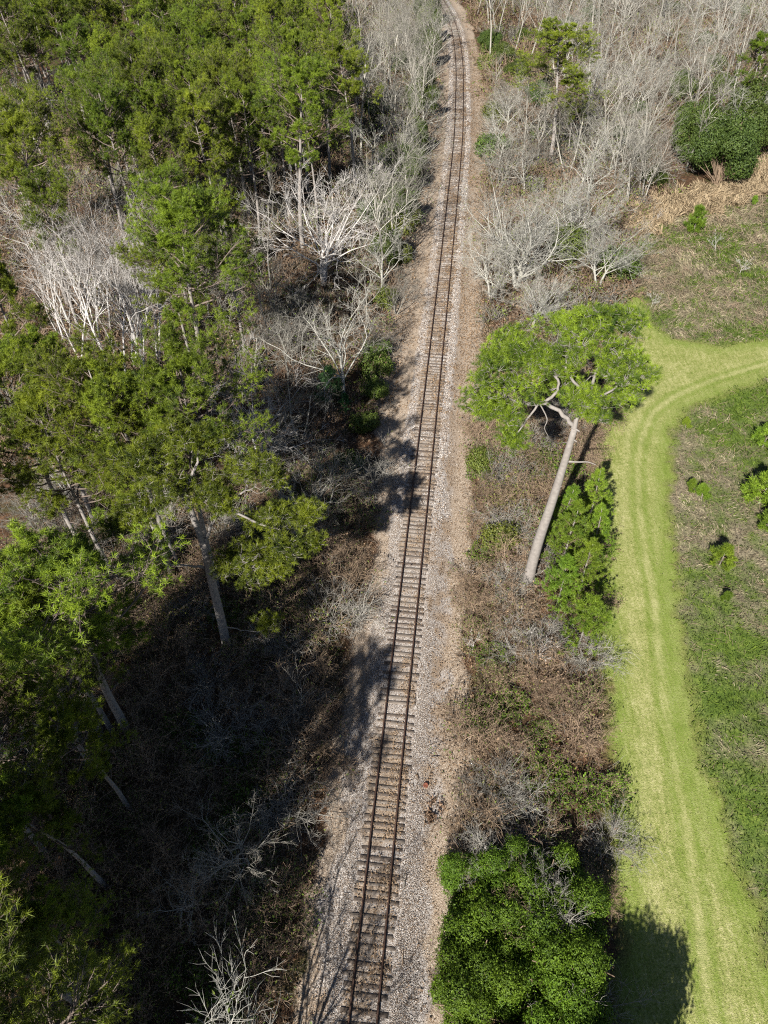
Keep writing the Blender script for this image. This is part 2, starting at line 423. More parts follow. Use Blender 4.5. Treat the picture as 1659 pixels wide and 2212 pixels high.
# ------------------------------------------------------------------ railway track
def frame(y):
    p = np.array([track_x(y), y]); q = np.array([track_x(y + .5) - track_x(y - .5), 1.0]); q /= np.linalg.norm(q)
    return p, q, np.array([q[1], -q[0]])
def build_track():
    rng = np.random.default_rng(4)
    root = bpy.data.objects.new('railway_track', None); COL.objects.link(root); p0, _, _ = frame(20); root.location = (0, 0, 0)
    tag(root, 'single railway track with rusty rails on weathered wooden ties in pale ballast', 'railway track')
    # rail section: foot, web, head
    prof = [(-.07, 0), (-.07, .012), (-.01, .03), (-.01, .13), (-.036, .14), (-.036, .175), (.036, .175), (.036, .14), (.01, .13), (.01, .03), (.07, .012), (.07, 0)]
    prof = np.array(prof)
    m, n, o = mat('rusty_rail'); geo = n.nodes.new('ShaderNodeNewGeometry')
    c = ramp(n, noise(n, 9, 3, .6, geo.outputs['Position']), [(.3, (.035, .022, .018)), (.7, (.10, .055, .038))])
    bsdf(n, o, c, .6, .4)
    ys = np.concatenate([np.arange(-12, 120, 1.5), np.arange(120, 285, 1.5)])
    for sgn in (-1, 1):
        V = []
        for y in ys:
            p, q, r = frame(y); c0 = p + r * sgn * .755
            z0 = .48
            for a, h in prof: V.append([c0[0] + r[0] * a, c0[1] + r[1] * a, z0 + h])
        K = len(prof); i = (np.arange(len(ys) - 1)[:, None] * K + np.arange(K)[None]); j = (np.arange(len(ys) - 1)[:, None] * K + (np.arange(K)[None] + 1) % K)
        F = np.stack([i, j, j + K, i + K], -1).reshape(-1, 4); b = Buf(); b.add(V, F)
        obj('rail', b.mesh('rail', m), root)
    # ties
    m, n, o = mat('weathered_tie'); geo = n.nodes.new('ShaderNodeNewGeometry')
    mp = N_(n, 'ShaderNodeMapping'); mp.inputs['Scale'].default_value = (1, 14, 14); tc = n.nodes.new('ShaderNodeTexCoord')
    n.links.new(tc.outputs['Object'], mp.inputs[0])
    g = noise(n, 2.5, 4, .7, mp.outputs[0])
    ca = ramp(n, g, [(.3, (.04, .03, .026)), (.5, (.10, .078, .062)), (.7, (.22, .18, .15))])
    cb = ramp(n, g, [(.3, (.13, .11, .09)), (.5, (.22, .185, .15)), (.7, (.37, .32, .27))])
    c = mixc(n, attr(n, 'tint'), ca, cb)
    bsdf(n, o, c, .85, .2, bump(n, g, .6, .02))
    mp2 = N_(n, 'ShaderNodeMapping')
    def tie_box(b, y, T):
        p, q, r = frame(y); p = p + r * rng.normal(0, .04) + q * rng.normal(0, .03)
        a = rng.normal(0, .018); ca_, sa = math.cos(a), math.sin(a); r = np.array([r[0] * ca_ - r[1] * sa, r[0] * sa + r[1] * ca_]); q = np.array([-r[1], r[0]])
        hl, hw = 1.3 + rng.normal(0, .05), .115 + rng.normal(0, .008); z1 = .476 - max(0, rng.normal(-.004, .026)); z0 = .30
        xs = [-hl, -hl * .6, -.2, .35, hl * .7, hl]; V = []
        for xx in xs:
            jw = hw + rng.normal(0, .006); jz = z1 - abs(rng.normal(0, .004))
            for (yy, zz) in ((-jw, z0), (-jw, jz - .02), (-jw + .02, jz), (jw - .02, jz), (jw, jz - .02), (jw, z0)):
                V.append([p[0] + r[0] * xx + q[0] * yy, p[1] + r[1] * xx + q[1] * yy, zz])
        F = [[k * 6 + j, k * 6 + j + 1, k * 6 + j + 7, k * 6 + j + 6] for k in range(len(xs) - 1) for j in range(5)]
        e = (len(xs) - 1) * 6
        F += [[0, 5, 2, 1], [5, 4, 3, 2], [e, e + 1, e + 2, e + 5], [e + 2, e + 3, e + 4, e + 5]]
        b.add(V, F, T)
        # rail plates with spikes on the tie
        for sg in (-1, 1):
            c0 = p + r * sg * .755
            for ex in (-.12, .12):
                s0 = c0 + r * ex
                a_ = np.array([s0[0], s0[1], z1 + .002])
                P = np.array([[a_, a_ + [0, 0, .035]]]); tubes(b, P, np.array([[.02, .02]]), 4, 0.05)
    y = -8.0; k = 0; bb = Buf(); rest = []
    while y < 283:
        T = float(np.clip(rng.beta(.8, 1.6), 0, 1))
        if y < 5.5 or k >= 100: rest.append((y, T))
        else:
            b = Buf(); tie_box(b, y, T)
            me = b.mesh('tie', m); t = obj('tie', me, root); k += 1
            if rng.random() < .05 and T > .7: t['label'] = 'pale weathered wooden tie'
        y += .51 + rng.normal(0, .035) + (.34 if rng.random() < .14 else 0)
    for yy, T in rest: tie_box(bb, yy, T)
    tag(obj('tie', bb.mesh('far_ties', m), root), kind='stuff')
build_track()

def build_ballast():
    rng = np.random.default_rng(11)
    m, n, o = mat('ballast_stone'); 
    c = ramp(n, attr(n, 'tint'), [(0, (.04, .03, .024)), (.25, (.17, .125, .09)), (.42, (.33, .235, .16)), (.55, (.29, .245, .20)), (.8, (.50, .44, .38)), (1, (.78, .74, .69))])
    bsdf(n, o, c, .8, .25)
    def stones(N, y0, y1, s0, s1):
        y = rng.uniform(y0, y1, N); d = rng.normal(0, 1.9, N); d = np.where(np.abs(d) > 4.2, rng.uniform(-3.2, 3.5, N), d)
        d = rng.uniform(-3.7, 4.1, N) * .75 + d * .25
        x = track_x(y) + d
        keep = (leafy(x, y) + rng.uniform(-.15, .15, N) < .52) & ((np.abs(d) < 2.2) | (y < 36 + 30 * rng.random(N)))
        x, y = x[keep], y[keep]; N = len(x)
        s = rng.uniform(s0, s1, N)
        base = np.array([[1, 0, 0], [-1, 0, 0], [0, 1, 0], [0, -1, 0], [0, 0, .7], [0, 0, -.7]], float)
        R = rng.normal(0, 1, (N, 2, 3)); a = unit(R[:, 0]); b_ = unit(np.cross(a, R[:, 1])); c_ = np.cross(a, b_)
        V = (base[None, :, 0:1] * a[:, None] + base[None, :, 1:2] * b_[:, None] + base[None, :, 2:3] * c_[:, None]) * s[:, None, None] * rng.uniform(.7, 1.25, (N, 6, 1))
        V[:, :, 0] += x[:, None]; V[:, :, 1] += y[:, None]; V[:, :, 2] += (gz(x, y) - .012 - .02 * (np.abs(x - track_x(y)) < 1.4))[:, None]
        f = np.array([[0, 2, 4], [2, 1, 4], [1, 3, 4], [3, 0, 4], [2, 0, 5], [1, 2, 5], [3, 1, 5], [0, 3, 5]])
        F = (f[None] + np.arange(N)[:, None, None] * 6).reshape(-1, 3)
        return V.reshape(-1, 3), F, np.repeat(rng.beta(1.6, 1.5, N), 6)
    b = Buf(); b.add(*stones(95000, 4, 45, .022, .042)); b.add(*stones(26000, 45, 100, .05, .08)); b.add(*stones(16000, 100, 230, .07, .12))
    tag(obj('ballast_stones', b.mesh('ballast_stones', m)), 'pale crushed stone spread under and beside the rails', 'ballast', kind='stuff')
    # fallen leaves
    b = Buf(); N = 90000
    y = 4 + 200 * rng.random(N) ** 1.7; d = np.where(rng.random(N) < .6, rng.uniform(.0, 6.5, N), rng.uniform(-7.5, 2, N))
    x = track_x(y) + d
    mown, mead, *_ = zones(x, y)
    keep = (leafy(x, y) + rng.uniform(-.12, .12, N) + .06 * (np.abs(d) > 3.4) > .53) & (mown < .3)
    x, y = x[keep], y[keep]; N = len(x)
    C = np.stack([x, y, gz(x, y) + rng.uniform(0.01, .05, N) + .04], 1); Nn = rng.normal(0, .5, (N, 3)); Nn[:, 2] = 1
    leaves(b, rng, C, Nn, np.where(y > 60, .10, .055), asp=.6)
    tag(obj('leaf_litter', b.mesh('leaf_litter', M['deadleaf'])), 'brown fallen leaves scattered along both sides of the track', 'leaf litter', kind='stuff')
build_ballast()

# ------------------------------------------------------------------ grass
def build_grass():
    rng = np.random.default_rng(5)
    def blades(N, x0, x1, y0, y1, keepf, h, wd, tuft=1.2, seed=0, bend=.5):
        pw = 1.35
        y = y0 + (y1 - y0) * rng.random(N) ** pw; x = rng.uniform(x0, x1, N)
        u, v = proj(x, y); k = (u < 1800) & (u > 1150); x, y = x[k], y[k]
        k = keepf(x, y); x, y = x[k], y[k]; N = len(x)
        base = np.stack([x, y, gz(x, y) - .03], 1)
        g = vn(x, y, .5, 200 + seed) * 6.28 + 1.0
        D = np.stack([np.cos(g), np.sin(g), np.zeros(N)], 1) * bend + rng.normal(0, .35, (N, 3)); D[:, 2] = 1
        D = unit(D); hh = h * rng.uniform(.5, 1.4, N)[:, None] * (1 + y[:, None] / 120)
        s = unit(np.cross(D, rng.normal(0, 1, (N, 3)))) * wd * (1 + y[:, None] / 60)
        mid = base + D * hh * .55; tip = mid + unit(D + np.array([0, 0, -.55])) * hh * .5
        V = np.stack([base - s, base + s, mid + s * .7, mid - s * .7, tip], 1).reshape(-1, 3)
        i = np.arange(N)[:, None] * 5
        return V, i, rng, N
    def mk(name, mat_, lab, N, box, keepf, h, wd, bend=.5, seed=0):
        V, i, _, n_ = blades(N, *box, keepf, h, wd, seed=seed, bend=bend)
        b = Buf(); b.add(V, np.concatenate([i + [[0, 1, 2]], i + [[0, 2, 3]], i + [[3, 2, 4]]]), np.repeat(rng.uniform(0, 1, n_), 5))
        tag(obj(name, b.mesh(name, mat_)), lab, 'grass', kind='stuff')
    mg = foliage('meadow_green', (.03, .055, .010), (.23, .33, .04), .6, .2, .3, hue=0)
    md = foliage('meadow_dry', (.09, .07, .045), (.44, .38, .25), .8, .1, .2)
    ms = foliage('straw', (.20, .15, .08), (.54, .45, .28), .8, .1, .2)
    mm = foliage('mown_green', (.065, .095, .018), (.49, .465, .20), .7, .15, .3)
    box = (10, 90, 2, 150)
    zf = lambda x, y: zones(x, y)
    mk('meadow_grass', mg, 'rough green grass growing in the field right of the mown path', 330000, box,
       lambda x, y: (zf(x, y)[1] > rng.uniform(.1, .9, len(x))) & (dryness(x, y) + rng.uniform(-.45, .45, len(x)) < .5) & (zf(x, y)[2] < .6), .22, .022, seed=1)
    mk('dry_meadow_grass', md, 'matted grey brown dead grass patches in the field', 420000, box,
       lambda x, y: (zf(x, y)[1] > rng.uniform(.3, .95, len(x))) & (dryness(x, y) + rng.uniform(-.45, .45, len(x)) > .48) & (zf(x, y)[2] < .6), .28, .020, bend=.9, seed=2)
    mk('straw_grass', ms, 'tall tan straw along the edge of the woods', 260000, (35, 110, 85, 140),
       lambda x, y: zf(x, y)[2] > .35, .6, .03, seed=3)
    mk('mown_grass', mm, 'short mown grass of the pale green path', 330000, (12, 80, 2, 90),
       lambda x, y: (zf(x, y)[0] > .5) & (line_d(x, y, TRK1) > .2), .045, .014, seed=4)
build_grass()

# ------------------------------------------------------------------ trees
def make_pine(seed, H=23, cb=.5, cr=4.0, r0=.3, dens=1.0, name='pine_tree', mneedle=None, lean=.03, tuft=(.29, .029), nl=46, m_tuft=22):
    rng = np.random.default_rng(seed)
    # trunk
    K = 14; S = np.array([[0, 0, -.3]]); D = unit(np.array([[rng.normal(0, lean), rng.normal(0, lean), 1.]]))
    P, R = grow(rng, S, D, np.array([H * .97]), np.array([r0]), K, .018, .02, .12)
    tb = Buf(); tubes(tb, P, R, 8)
    # limbs
    n = nl; t = cb + (0.985 - cb) * rng.random(n) ** .8; t = np.sort(t)
    f = t * K; i = np.minimum(f.astype(int), K - 1); fr = (f - i)[:, None]
    S = P[0, i] * (1 - fr) + P[0, i + 1] * fr
    u = (t - cb) / (1 - cb)
    prof = np.sqrt(np.clip(1 - ((u - .3) / .72) ** 2, .03, 1))
    ph = np.cumsum(rng.uniform(1.8, 3.0, n)); side = 1 + .25 * np.cos(ph - rng.uniform(0, 6.28))
    L = cr * prof * rng.choice([.5, .75, .95, 1.12], n) * rng.uniform(.9, 1.1, n) * side
    el = .05 + u * .75 + rng.normal(0, .15, n)
    D = np.stack([np.cos(ph) * np.cos(el), np.sin(ph) * np.cos(el), np.sin(el)], 1)
    Rl = r0 * (.12 + .2 * (1 - u)) + .015
    P1, R1 = grow(rng, S, D, L, Rl, 5, .13, .07, .35)
    bb = Buf(); tubes(bb, P1, R1, 4)
    # a few dead stubs below the crown
    ns = 6; ts = rng.uniform(cb * .55, cb, ns) * K; ii = ts.astype(int); Ss = P[0, ii]; a = rng.uniform(0, 6.28, ns)
    Ps, Rs = grow(rng, Ss, np.stack([np.cos(a), np.sin(a), np.full(ns, .1)], 1), rng.uniform(.6, 2.2, ns), np.full(ns, .04), 3, .2, 0, .4); tubes(bb, Ps, Rs, 3)
    m2 = max(4, int(8 * dens))
    S, D, L2, R2 = spawn(rng, P1, R1, L, m2, .42, 1, .5, 1.1, (.3, .5), .6)
    P2, R2 = grow(rng, S, D, L2, R2, 3, .15, .1, .5); tubes(bb, P2, R2, 3)
    S, D, L3, R3 = spawn(rng, P2, R2, L2, 6, .25, 1, .5, 1.1, (.4, .75), .6)
    L3 = np.maximum(L3, .25)
    P3, R3 = grow(rng, S, D, L3, np.maximum(R3, .01), 2, .15, .12, .6); tubes(bb, P3, R3, 3)
    nb = Buf()
    C = P3[:, -1]; A = unit(P3[:, -1] - P3[:, 0] + np.array([0, 0, .25]))
    cl = np.repeat(rng.uniform(0, 1, n), m2 * 6)
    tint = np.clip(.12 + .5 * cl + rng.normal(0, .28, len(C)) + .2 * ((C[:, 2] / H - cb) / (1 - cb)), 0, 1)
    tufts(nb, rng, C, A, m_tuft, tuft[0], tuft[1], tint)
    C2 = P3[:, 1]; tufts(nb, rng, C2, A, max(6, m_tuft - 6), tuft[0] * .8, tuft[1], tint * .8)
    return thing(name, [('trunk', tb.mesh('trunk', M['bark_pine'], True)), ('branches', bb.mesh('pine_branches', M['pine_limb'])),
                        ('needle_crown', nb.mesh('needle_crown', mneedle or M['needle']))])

def make_young(seed, H=5, r=1.3, mneedle=None, name='young_pine', nl=None, m_tuft=14):
    rng = np.random.default_rng(seed); n = nl or int(16 * H ** .7)
    P, R = grow(rng, np.array([[0, 0, -.1]]), np.array([[0, 0, 1.]]), np.array([H * .97]), np.array([.02 + .012 * H]), 8, .03, .02, .15)
    tb = Buf(); tubes(tb, P, R, 6)
    t = np.sort(rng.uniform(.06, .97, n)); f = t * 8; i = np.minimum(f.astype(int), 7); fr = (f - i)[:, None]
    S = P[0, i] * (1 - fr) + P[0, i + 1] * fr
    ph = np.cumsum(rng.uniform(1.8, 3.0, n)); L = (r * (1 - t) ** .75 + .15) * rng.uniform(.75, 1.15, n); el = .35 + .45 * t + rng.normal(0, .1, n)
    D = np.stack([np.cos(ph) * np.cos(el), np.sin(ph) * np.cos(el), np.sin(el)], 1)
    P1, R1 = grow(rng, S, D, L, np.full(n, .02), 3, .1, .1, .4); bb = Buf(); tubes(bb, P1, R1, 3)
    m2 = 7
    S, D, L2, R2 = spawn(rng, P1, R1, L, m2, .25, 1, .4, .9, (.3, .5), .6); L2 = np.maximum(L2, .12)
    P2, R2 = grow(rng, S, D, L2, R2, 2, .1, .12, .5); tubes(bb, P2, R2, 3)
    nb = Buf(); C = np.concatenate([P2[:, -1], P2[:, 1]]); A = unit(np.concatenate([P2[:, -1] - P2[:, 0]] * 2) + [0, 0, .15])
    tufts(nb, rng, C, A, m_tuft, .26, .034, np.clip(rng.normal(.5, .2, len(C)), 0, 1))
    return thing(name, [('trunk', tb.mesh('trunk', M['bark_pine'])), ('branches', bb.mesh('young_branches', M['twig_brown'])),
                        ('needle_crown', nb.mesh('needle_crown', mneedle or M['needle_young']))])

def make_bare(seed, H=16, tf=.6, r0=.18, nl=11, spread=.6, upb=.08, m=(6, 6, 5), bark=None, twig=None, name='bare_tree', l0=.42, fork=None, wander=.16, t_start=.35, thin=1.0, bits=0, trunk_w=.035):
    rng = np.random.default_rng(seed)
    bark = bark or M['bark_grey']; twig = twig or M['twig_grey']
    tb = Buf(); K = 10
    nst = fork or 1
    a = rng.uniform(0, 6.28) + np.arange(nst) * 6.28 / nst
    D = unit(np.stack([np.cos(a) * (.0 if nst == 1 else .28), np.sin(a) * (.0 if nst == 1 else .28), np.ones(nst)], 1) + rng.normal(0, .05, (nst, 3)))
    L0 = np.full(nst, H * tf) * rng.uniform(.85, 1.1, nst)
    P, R = grow(rng, np.array([[0, 0, -.3]] * nst) + np.stack([np.cos(a), np.sin(a), a * 0], 1) * (.12 if nst > 1 else 0), D, L0, np.full(nst, r0), K, trunk_w, .015, .4)
    tubes(tb, P, R, 7)
    S, D, L1, R1 = spawn(rng, P, R, np.full(nst, H * l0 / .75), nl, t_start, 1, spread * .6, spread * 1.35, (.6, 1.05), .55)
    P1, R1 = grow(rng, S, D, L1, R1, 6, wander, upb, .3); bb = Buf(); tubes(bb, P1, R1, 5)
    S, D, L2, R2 = spawn(rng, P1, R1, L1, m[0], .2, 1, .4, .95, (.35, .6), .62)
    P2, R2 = grow(rng, S, D, L2, R2, 4, wander, upb, .35); tubes(bb, P2, R2, 3)
    S, D, L3, R3 = spawn(rng, P2, R2, L2, m[1], .15, 1, .4, .95, (.4, .65), .65)
    P3, R3 = grow(rng, S, D, L3, np.maximum(R3, .011 * thin), 3, wander, upb * .8, .5); tubes(bb, P3, R3, 3)
    wb = Buf()
    S, D, L4, R4 = spawn(rng, P3, R3, L3, m[2], .15, 1, .35, .9, (.45, .8), .8)
    P4, R4 = grow(rng, S, D, np.maximum(L4, .18), np.maximum(R4, .0085 * thin), 2, wander, upb * .6, .6)
    tubes(wb, P4, R4, 3, rng.uniform(0, 1, len(P4)))
    parts = [('trunk', tb.mesh('trunk', bark, True)), ('branches', bb.mesh('bare_branches', bark))]
    if H > 5: parts.append(('twigs', wb.mesh('twigs', twig)))
    if bits:
        lb = Buf(); k = rng.integers(0, len(P4), bits); leaves(lb, rng, P4[k, -1] + rng.normal(0, .12, (bits, 3)), rng.normal(0, 1, (bits, 3)), np.full(bits, .09))
        parts.append(('leaves', lb.mesh('sparse_leaves', M['shrubleaf'])))
    return thing(name, parts)

def make_brush(seed, r=1.6, h=1.8, nst=34, kind='brown', name='brush_shrub', leafn=500, dead=300):
    rng = np.random.default_rng(seed); wb = Buf()
    a = rng.uniform(0, 6.28, nst); rr = r * .5 * np.sqrt(rng.random(nst)); S = np.stack([np.cos(a) * rr, np.sin(a) * rr, np.full(nst, -.25)], 1)
    D = unit(np.stack([np.cos(a) * .5, np.sin(a) * .5, np.full(nst, 1.)], 1) + rng.normal(0, .35, (nst, 3)))
    L = h * rng.uniform(.7, 1.4, nst); P, R = grow(rng, S, D, L, rng.uniform(.014, .028, nst), 7, .24, -.07, .5); tubes(wb, P, R, 3, rng.uniform(0, 1, nst))
    S, D, L2, R2 = spawn(rng, P, R, L, 8, .15, 1, .4, 1.2, (.3, .65), .7); P2, R2 = grow(rng, S, D, L2, np.maximum(R2, .008), 4, .3, -.03, .6); tubes(wb, P2, R2, 3, rng.uniform(0, 1, len(P2)))
    S, D, L3, R3 = spawn(rng, P2, R2, L2, 6, .1, 1, .4, 1.2, (.4, .8), .8); P3, R3 = grow(rng, S, D, L3, np.maximum(R3, .007), 2, .3, 0, .7); tubes(wb, P3, R3, 3, rng.uniform(0, 1, len(P3)))
    tw = M['brush_grey'] if kind == 'grey' else M['brush_brown']
    parts = [('stems', wb.mesh('stems', tw))]
    allp = np.concatenate([P3[:, -1], P2[:, -1], P3[:, 0]])
    def lf(nm, cnt, mt, sz, hi=False):
        b = Buf(); k = rng.integers(0, len(allp), cnt); C = allp[k] + rng.normal(0, .09, (cnt, 3)); C[:, 2] = np.maximum(C[:, 2], .03)
        leaves(b, rng, C, rng.normal(0, .7, (cnt, 3)) + [0, 0, .6], np.full(cnt, sz)); parts.append((nm, b.mesh(nm, mt)))
    if dead: lf('dead_leaves', dead, M['deadleaf'], .075)
    if leafn: lf('leaves', leafn, M['shrubleaf'] if kind != 'vine' else M['vine'], .075)
    return thing(name, parts)

def make_leafy(seed, lobes, n, size, mt, name, stems=True, dens_in=.14):
    """shrub or tree whose leaves lie on and inside a cluster of uneven lobes: lobes = (x, y, z, rx, ry, rz)"""
    rng = np.random.default_rng(seed); lo = np.array(lobes, float); b = Buf()
    area = (lo[:, 3] * lo[:, 4] + lo[:, 4] * lo[:, 5]); k = rng.choice(len(lo), n, p=area / area.sum())
    d = unit(rng.normal(0, 1, (n, 3)))
    ph = np.arctan2(d[:, 1], d[:, 0]) * 2.2 + k * 3.1
    lump = 1 + .42 * (vn(ph, d[:, 2] * 3.5 + k * 9, 1.0, 300 + seed) - .5) * 2 + .28 * (vn(ph * 2.2, d[:, 2] * 8 + k * 5, 1.2, 340 + seed) - .5) * 2
    shell = np.where(rng.random(n) < dens_in, rng.uniform(.45, .95, n), rng.normal(1.0, .035, n) + (rng.random(n) < .2) * rng.exponential(.12, n)) * lump
    C = lo[k, :3] + d * lo[k, 3:6] * shell[:, None]
    ok = C[:, 2] > -.1
    # drop what lies deep inside a neighbouring lobe
    for j in range(len(lo)):
        q = (((C - lo[j, :3]) / lo[j, 3:6]) ** 2).sum(1); ok &= ~((q < .25) & (k != j))
    C, d, k2 = C[ok], d[ok], k[ok]
    tint = np.clip(.42 + rng.normal(0, .3, len(C)) + .3 * (lump[ok] - 1), 0, 1)
    leaves(b, rng, C, d + rng.normal(0, .55, d.shape) + [0, 0, .25], np.full(len(C), size), tint)
    parts = []
    if stems:
        sb = Buf(); S = np.repeat(np.array([[lo[:, 0].mean(), lo[:, 1].mean(), -.2]]), len(lo) * 3, 0) + rng.normal(0, .3, (len(lo) * 3, 3)) * [1, 1, 0]
        E = np.repeat(lo[:, :3], 3, 0) + rng.normal(0, .5, (len(lo) * 3, 3)); L = np.linalg.norm(E - S, axis=1)
        P, R = grow(rng, S, unit(E - S), L, np.full(len(S), .07), 5, .06, 0, .4); tubes(sb, P, R, 5); parts.append(('trunk', sb.mesh('trunk', M['twig_brown'])))
    parts.append(('leaf_crown', b.mesh('leaf_crown', mt)))
    return thing(name, parts)

def skeleton_pine(seed, base, trunk, limbs, lobes, name, label, r0=.42, ntarget=420, dead=()):
    """pine grown from a drawn skeleton. trunk: world points; limbs: lists of world points; lobes: (centre, radii)"""
    rng = np.random.default_rng(seed); B = np.array(base, float)
    def smooth(pts, k=5):
        pts = np.array(pts, float) - B; t = np.arange(len(pts)); tt = np.linspace(0, len(pts) - 1, (len(pts) - 1) * k + 1); out = np.empty((len(tt), 3))
        m = np.gradient(pts, axis=0)
        for q, x in enumerate(tt):
            i = min(int(x), len(pts) - 2); f = x - i; h0 = 2 * f**3 - 3 * f * f + 1; h1 = f**3 - 2 * f * f + f; h2 = -2 * f**3 + 3 * f * f; h3 = f**3 - f * f
            out[q] = h0 * pts[i] + h1 * m[i] + h2 * pts[i + 1] + h3 * m[i + 1]
        return out
    tb = Buf(); T = smooth(trunk); K = len(T); rt = r0 * (1 - .55 * np.linspace(0, 1, K)) ; rt[0] *= 1.5; rt[1] *= 1.12
    tubes(tb, T[None], rt[None], 12)
    nodes = [T[int(K * .8):]]; nr = [rt[int(K * .8):]]; bb = Buf()
    for li, (pts, ra) in enumerate(limbs):
        Lm = smooth(pts, 4); Lm[1:-1] += rng.normal(0, .05, Lm[1:-1].shape); rr = ra * (1 - .6 * np.linspace(0, 1, len(Lm))); tubes(bb, Lm[None], rr[None], 7); nodes.append(Lm[2:]); nr.append(rr[2:])
    for pts, ra in dead:
        Lm = smooth(pts, 3); tubes(bb, Lm[None], (ra * (1 - .65 * np.linspace(0, 1, len(Lm))))[None], 5)
    nodes = np.concatenate(nodes); nr = np.concatenate(nr)
    # boughs toward points in the lobes
    lo = [(np.array(c) - B, np.array(r)) for c, r in lobes]; sub = []
    for c, r in lo:
        for _ in range(9):
            dd = unit(rng.normal(0, 1, 3)); dd[2] = abs(dd[2]) * .8 - .15; sub.append((c + dd * r * rng.uniform(.45, .95), r * rng.uniform(.34, .58)))
    lo = sub; vol = np.array([np.prod(r) ** .5 for _, r in lo]); k = rng.choice(len(lo), ntarget, p=vol / vol.sum())
    d = unit(rng.normal(0, 1, (ntarget, 3))); d[:, 2] = np.abs(d[:, 2]) * .9 - .25; q = rng.uniform(.35, 1.0, ntarget) ** .6
    E = np.array([lo[j][0] for j in k]) + d * q[:, None] * np.array([lo[j][1] for j in k])
    gap = 0 * E[:, 0] + rng.random(len(E)) if 1 else vn(E[:, 0] + E[:, 1] * .7, E[:, 2] * 1.2 + E[:, 1] * .4, .62, 700 + seed) ; keep = gap > np.quantile(gap, .13); E = E[keep]
    # pull ends together into clumps
    cen = E[rng.choice(len(E), len(E) // 7, replace=False)]; nn = np.argsort(((E[:, None] - cen[None]) ** 2).sum(-1), axis=1)[:, 0]; E = E * .8 + cen[nn] * .2
    hub = np.argsort(((E[:, None] - nodes[None]) ** 2).sum(-1), axis=1)[:, 0]
    # two tier: 60 main boughs first, others attach to them
    nm = 70; S = nodes[hub[:nm]]; L = np.linalg.norm(E[:nm] - S, axis=1)
    tt = np.linspace(0, 1, 7)[None, :, None]; bow = np.array([0, 0, -1.0])[None, None] * (tt * (1 - tt)) * (L * .45)[:, None, None]
    P1 = S[:, None] * (1 - tt) + E[:nm, None] * tt + bow; P1[:, 1:-1] += rng.normal(0, .1, P1[:, 1:-1].shape)
    R1 = (np.minimum(nr[hub[:nm]] * .5, .02 + .013 * L))[:, None] * (1 - .6 * tt[..., 0]); tubes(bb, P1, R1, 5)
    n2 = P1[:, 2:].reshape(-1, 3); h2 = np.argsort(((E[nm:, None] - n2[None]) ** 2).sum(-1), axis=1)[:, 0]
    S = n2[h2]; L = np.linalg.norm(E[nm:] - S, axis=1); tt = np.linspace(0, 1, 4)[None, :, None]
    P2 = S[:, None] * (1 - tt) + E[nm:, None] * tt; P2[:, 1:-1] += rng.normal(0, .07, P2[:, 1:-1].shape); R2 = np.full((len(S), 1), .028) * (1 - .5 * tt[..., 0]); tubes(bb, P2, R2, 3)
    # twigs and tufts round every end
    m = 6; Cc = np.repeat(E, m, 0); o = unit(rng.normal(0, 1, Cc.shape)); o[:, 2] = np.abs(o[:, 2]) * .75; o = o * rng.uniform(.25, .75, len(Cc))[:, None]
    P3 = np.stack([Cc, Cc + o * .5 + rng.normal(0, .03, Cc.shape), Cc + o], 1); tubes(bb, P3, np.full((len(Cc), 3), .015), 3)
    nb = Buf(); tint = np.clip(np.repeat(rng.normal(.42, .36, len(E)), m) + rng.normal(0, .3, len(Cc)), 0, 1)
    tufts(nb, rng, P3[:, 2], unit(o + [0, 0, .12]), 26, .31, .027, tint); tufts(nb, rng, P3[:, 1], unit(o + [0, 0, .1]), 8, .26, .028, tint * .8)
    r = thing(name, [('trunk', tb.mesh('trunk', M['bark_pine'], True)), ('branches', bb.mesh('limbs', M['bark_pine'])), ('needle_crown', nb.mesh('needle_crown', M['needle']))], tuple(B))
    tag(r, label, 'tree'); return r

RNG = random.Random(3)
def loc(x, y, dz=0): return (float(x), float(y), gz1(x, y) + dz)
def gat(u, v):
    p = at(u, v); return loc(p[0], p[1])
def top_at(u, v, H):
    """base of an upright tree of height H whose top shows at (u, v)"""
    p = at(u, v, H); return loc(p[0], p[1])

# --- the tall leaning pine right of the track
b0 = at(1140, 1252); Y0 = b0[1]
def atY(u, v, Y):
    cp, sp = math.cos(PITCH), math.sin(PITCH)
    dx, dy, dz = u - CU, cp * FPX + sp * (CV - v), -sp * FPX + cp * (CV - v); t = Y / dy
    return np.array([dx * t, Y, CAM_H + dz * t])
tr = [b0 + [0, 0, -.3], atY(1163, 1170, Y0), atY(1191, 1088, Y0), atY(1217, 1006, Y0), atY(1241, 926, Y0)]
fk = tr[-1]
A = lambda u, v, dy=0: atY(u, v, Y0 + dy)
limbs = [([fk, A(1225, 905, .3), A(1190, 878, 1.0), A(1165, 868, 1.4), A(1138, 872, 1.9), A(1105, 862, 3.0), A(1065, 830, 4.0)], .17),
         ([A(1172, 869, 1.3), A(1205, 845, 1.6), A(1200, 812, 2), A(1175, 790, 2.8), A(1130, 775, 3.4)], .12),
         ([fk, A(1250, 890, .5), A(1270, 850, 1.0), A(1290, 800, 2.4), A(1315, 760, 3.2)], .17),
         ([A(1268, 855, 1), A(1240, 825, 1.2), A(1222, 795, 1.6), A(1225, 770, 2.4)], .12),
         ([A(1258, 870, .7), A(1310, 850, 0), A(1350, 820, -.5)], .11),
         ([A(1165, 868, 1.4), A(1130, 920, .8), A(1110, 955, .6)], .08)]
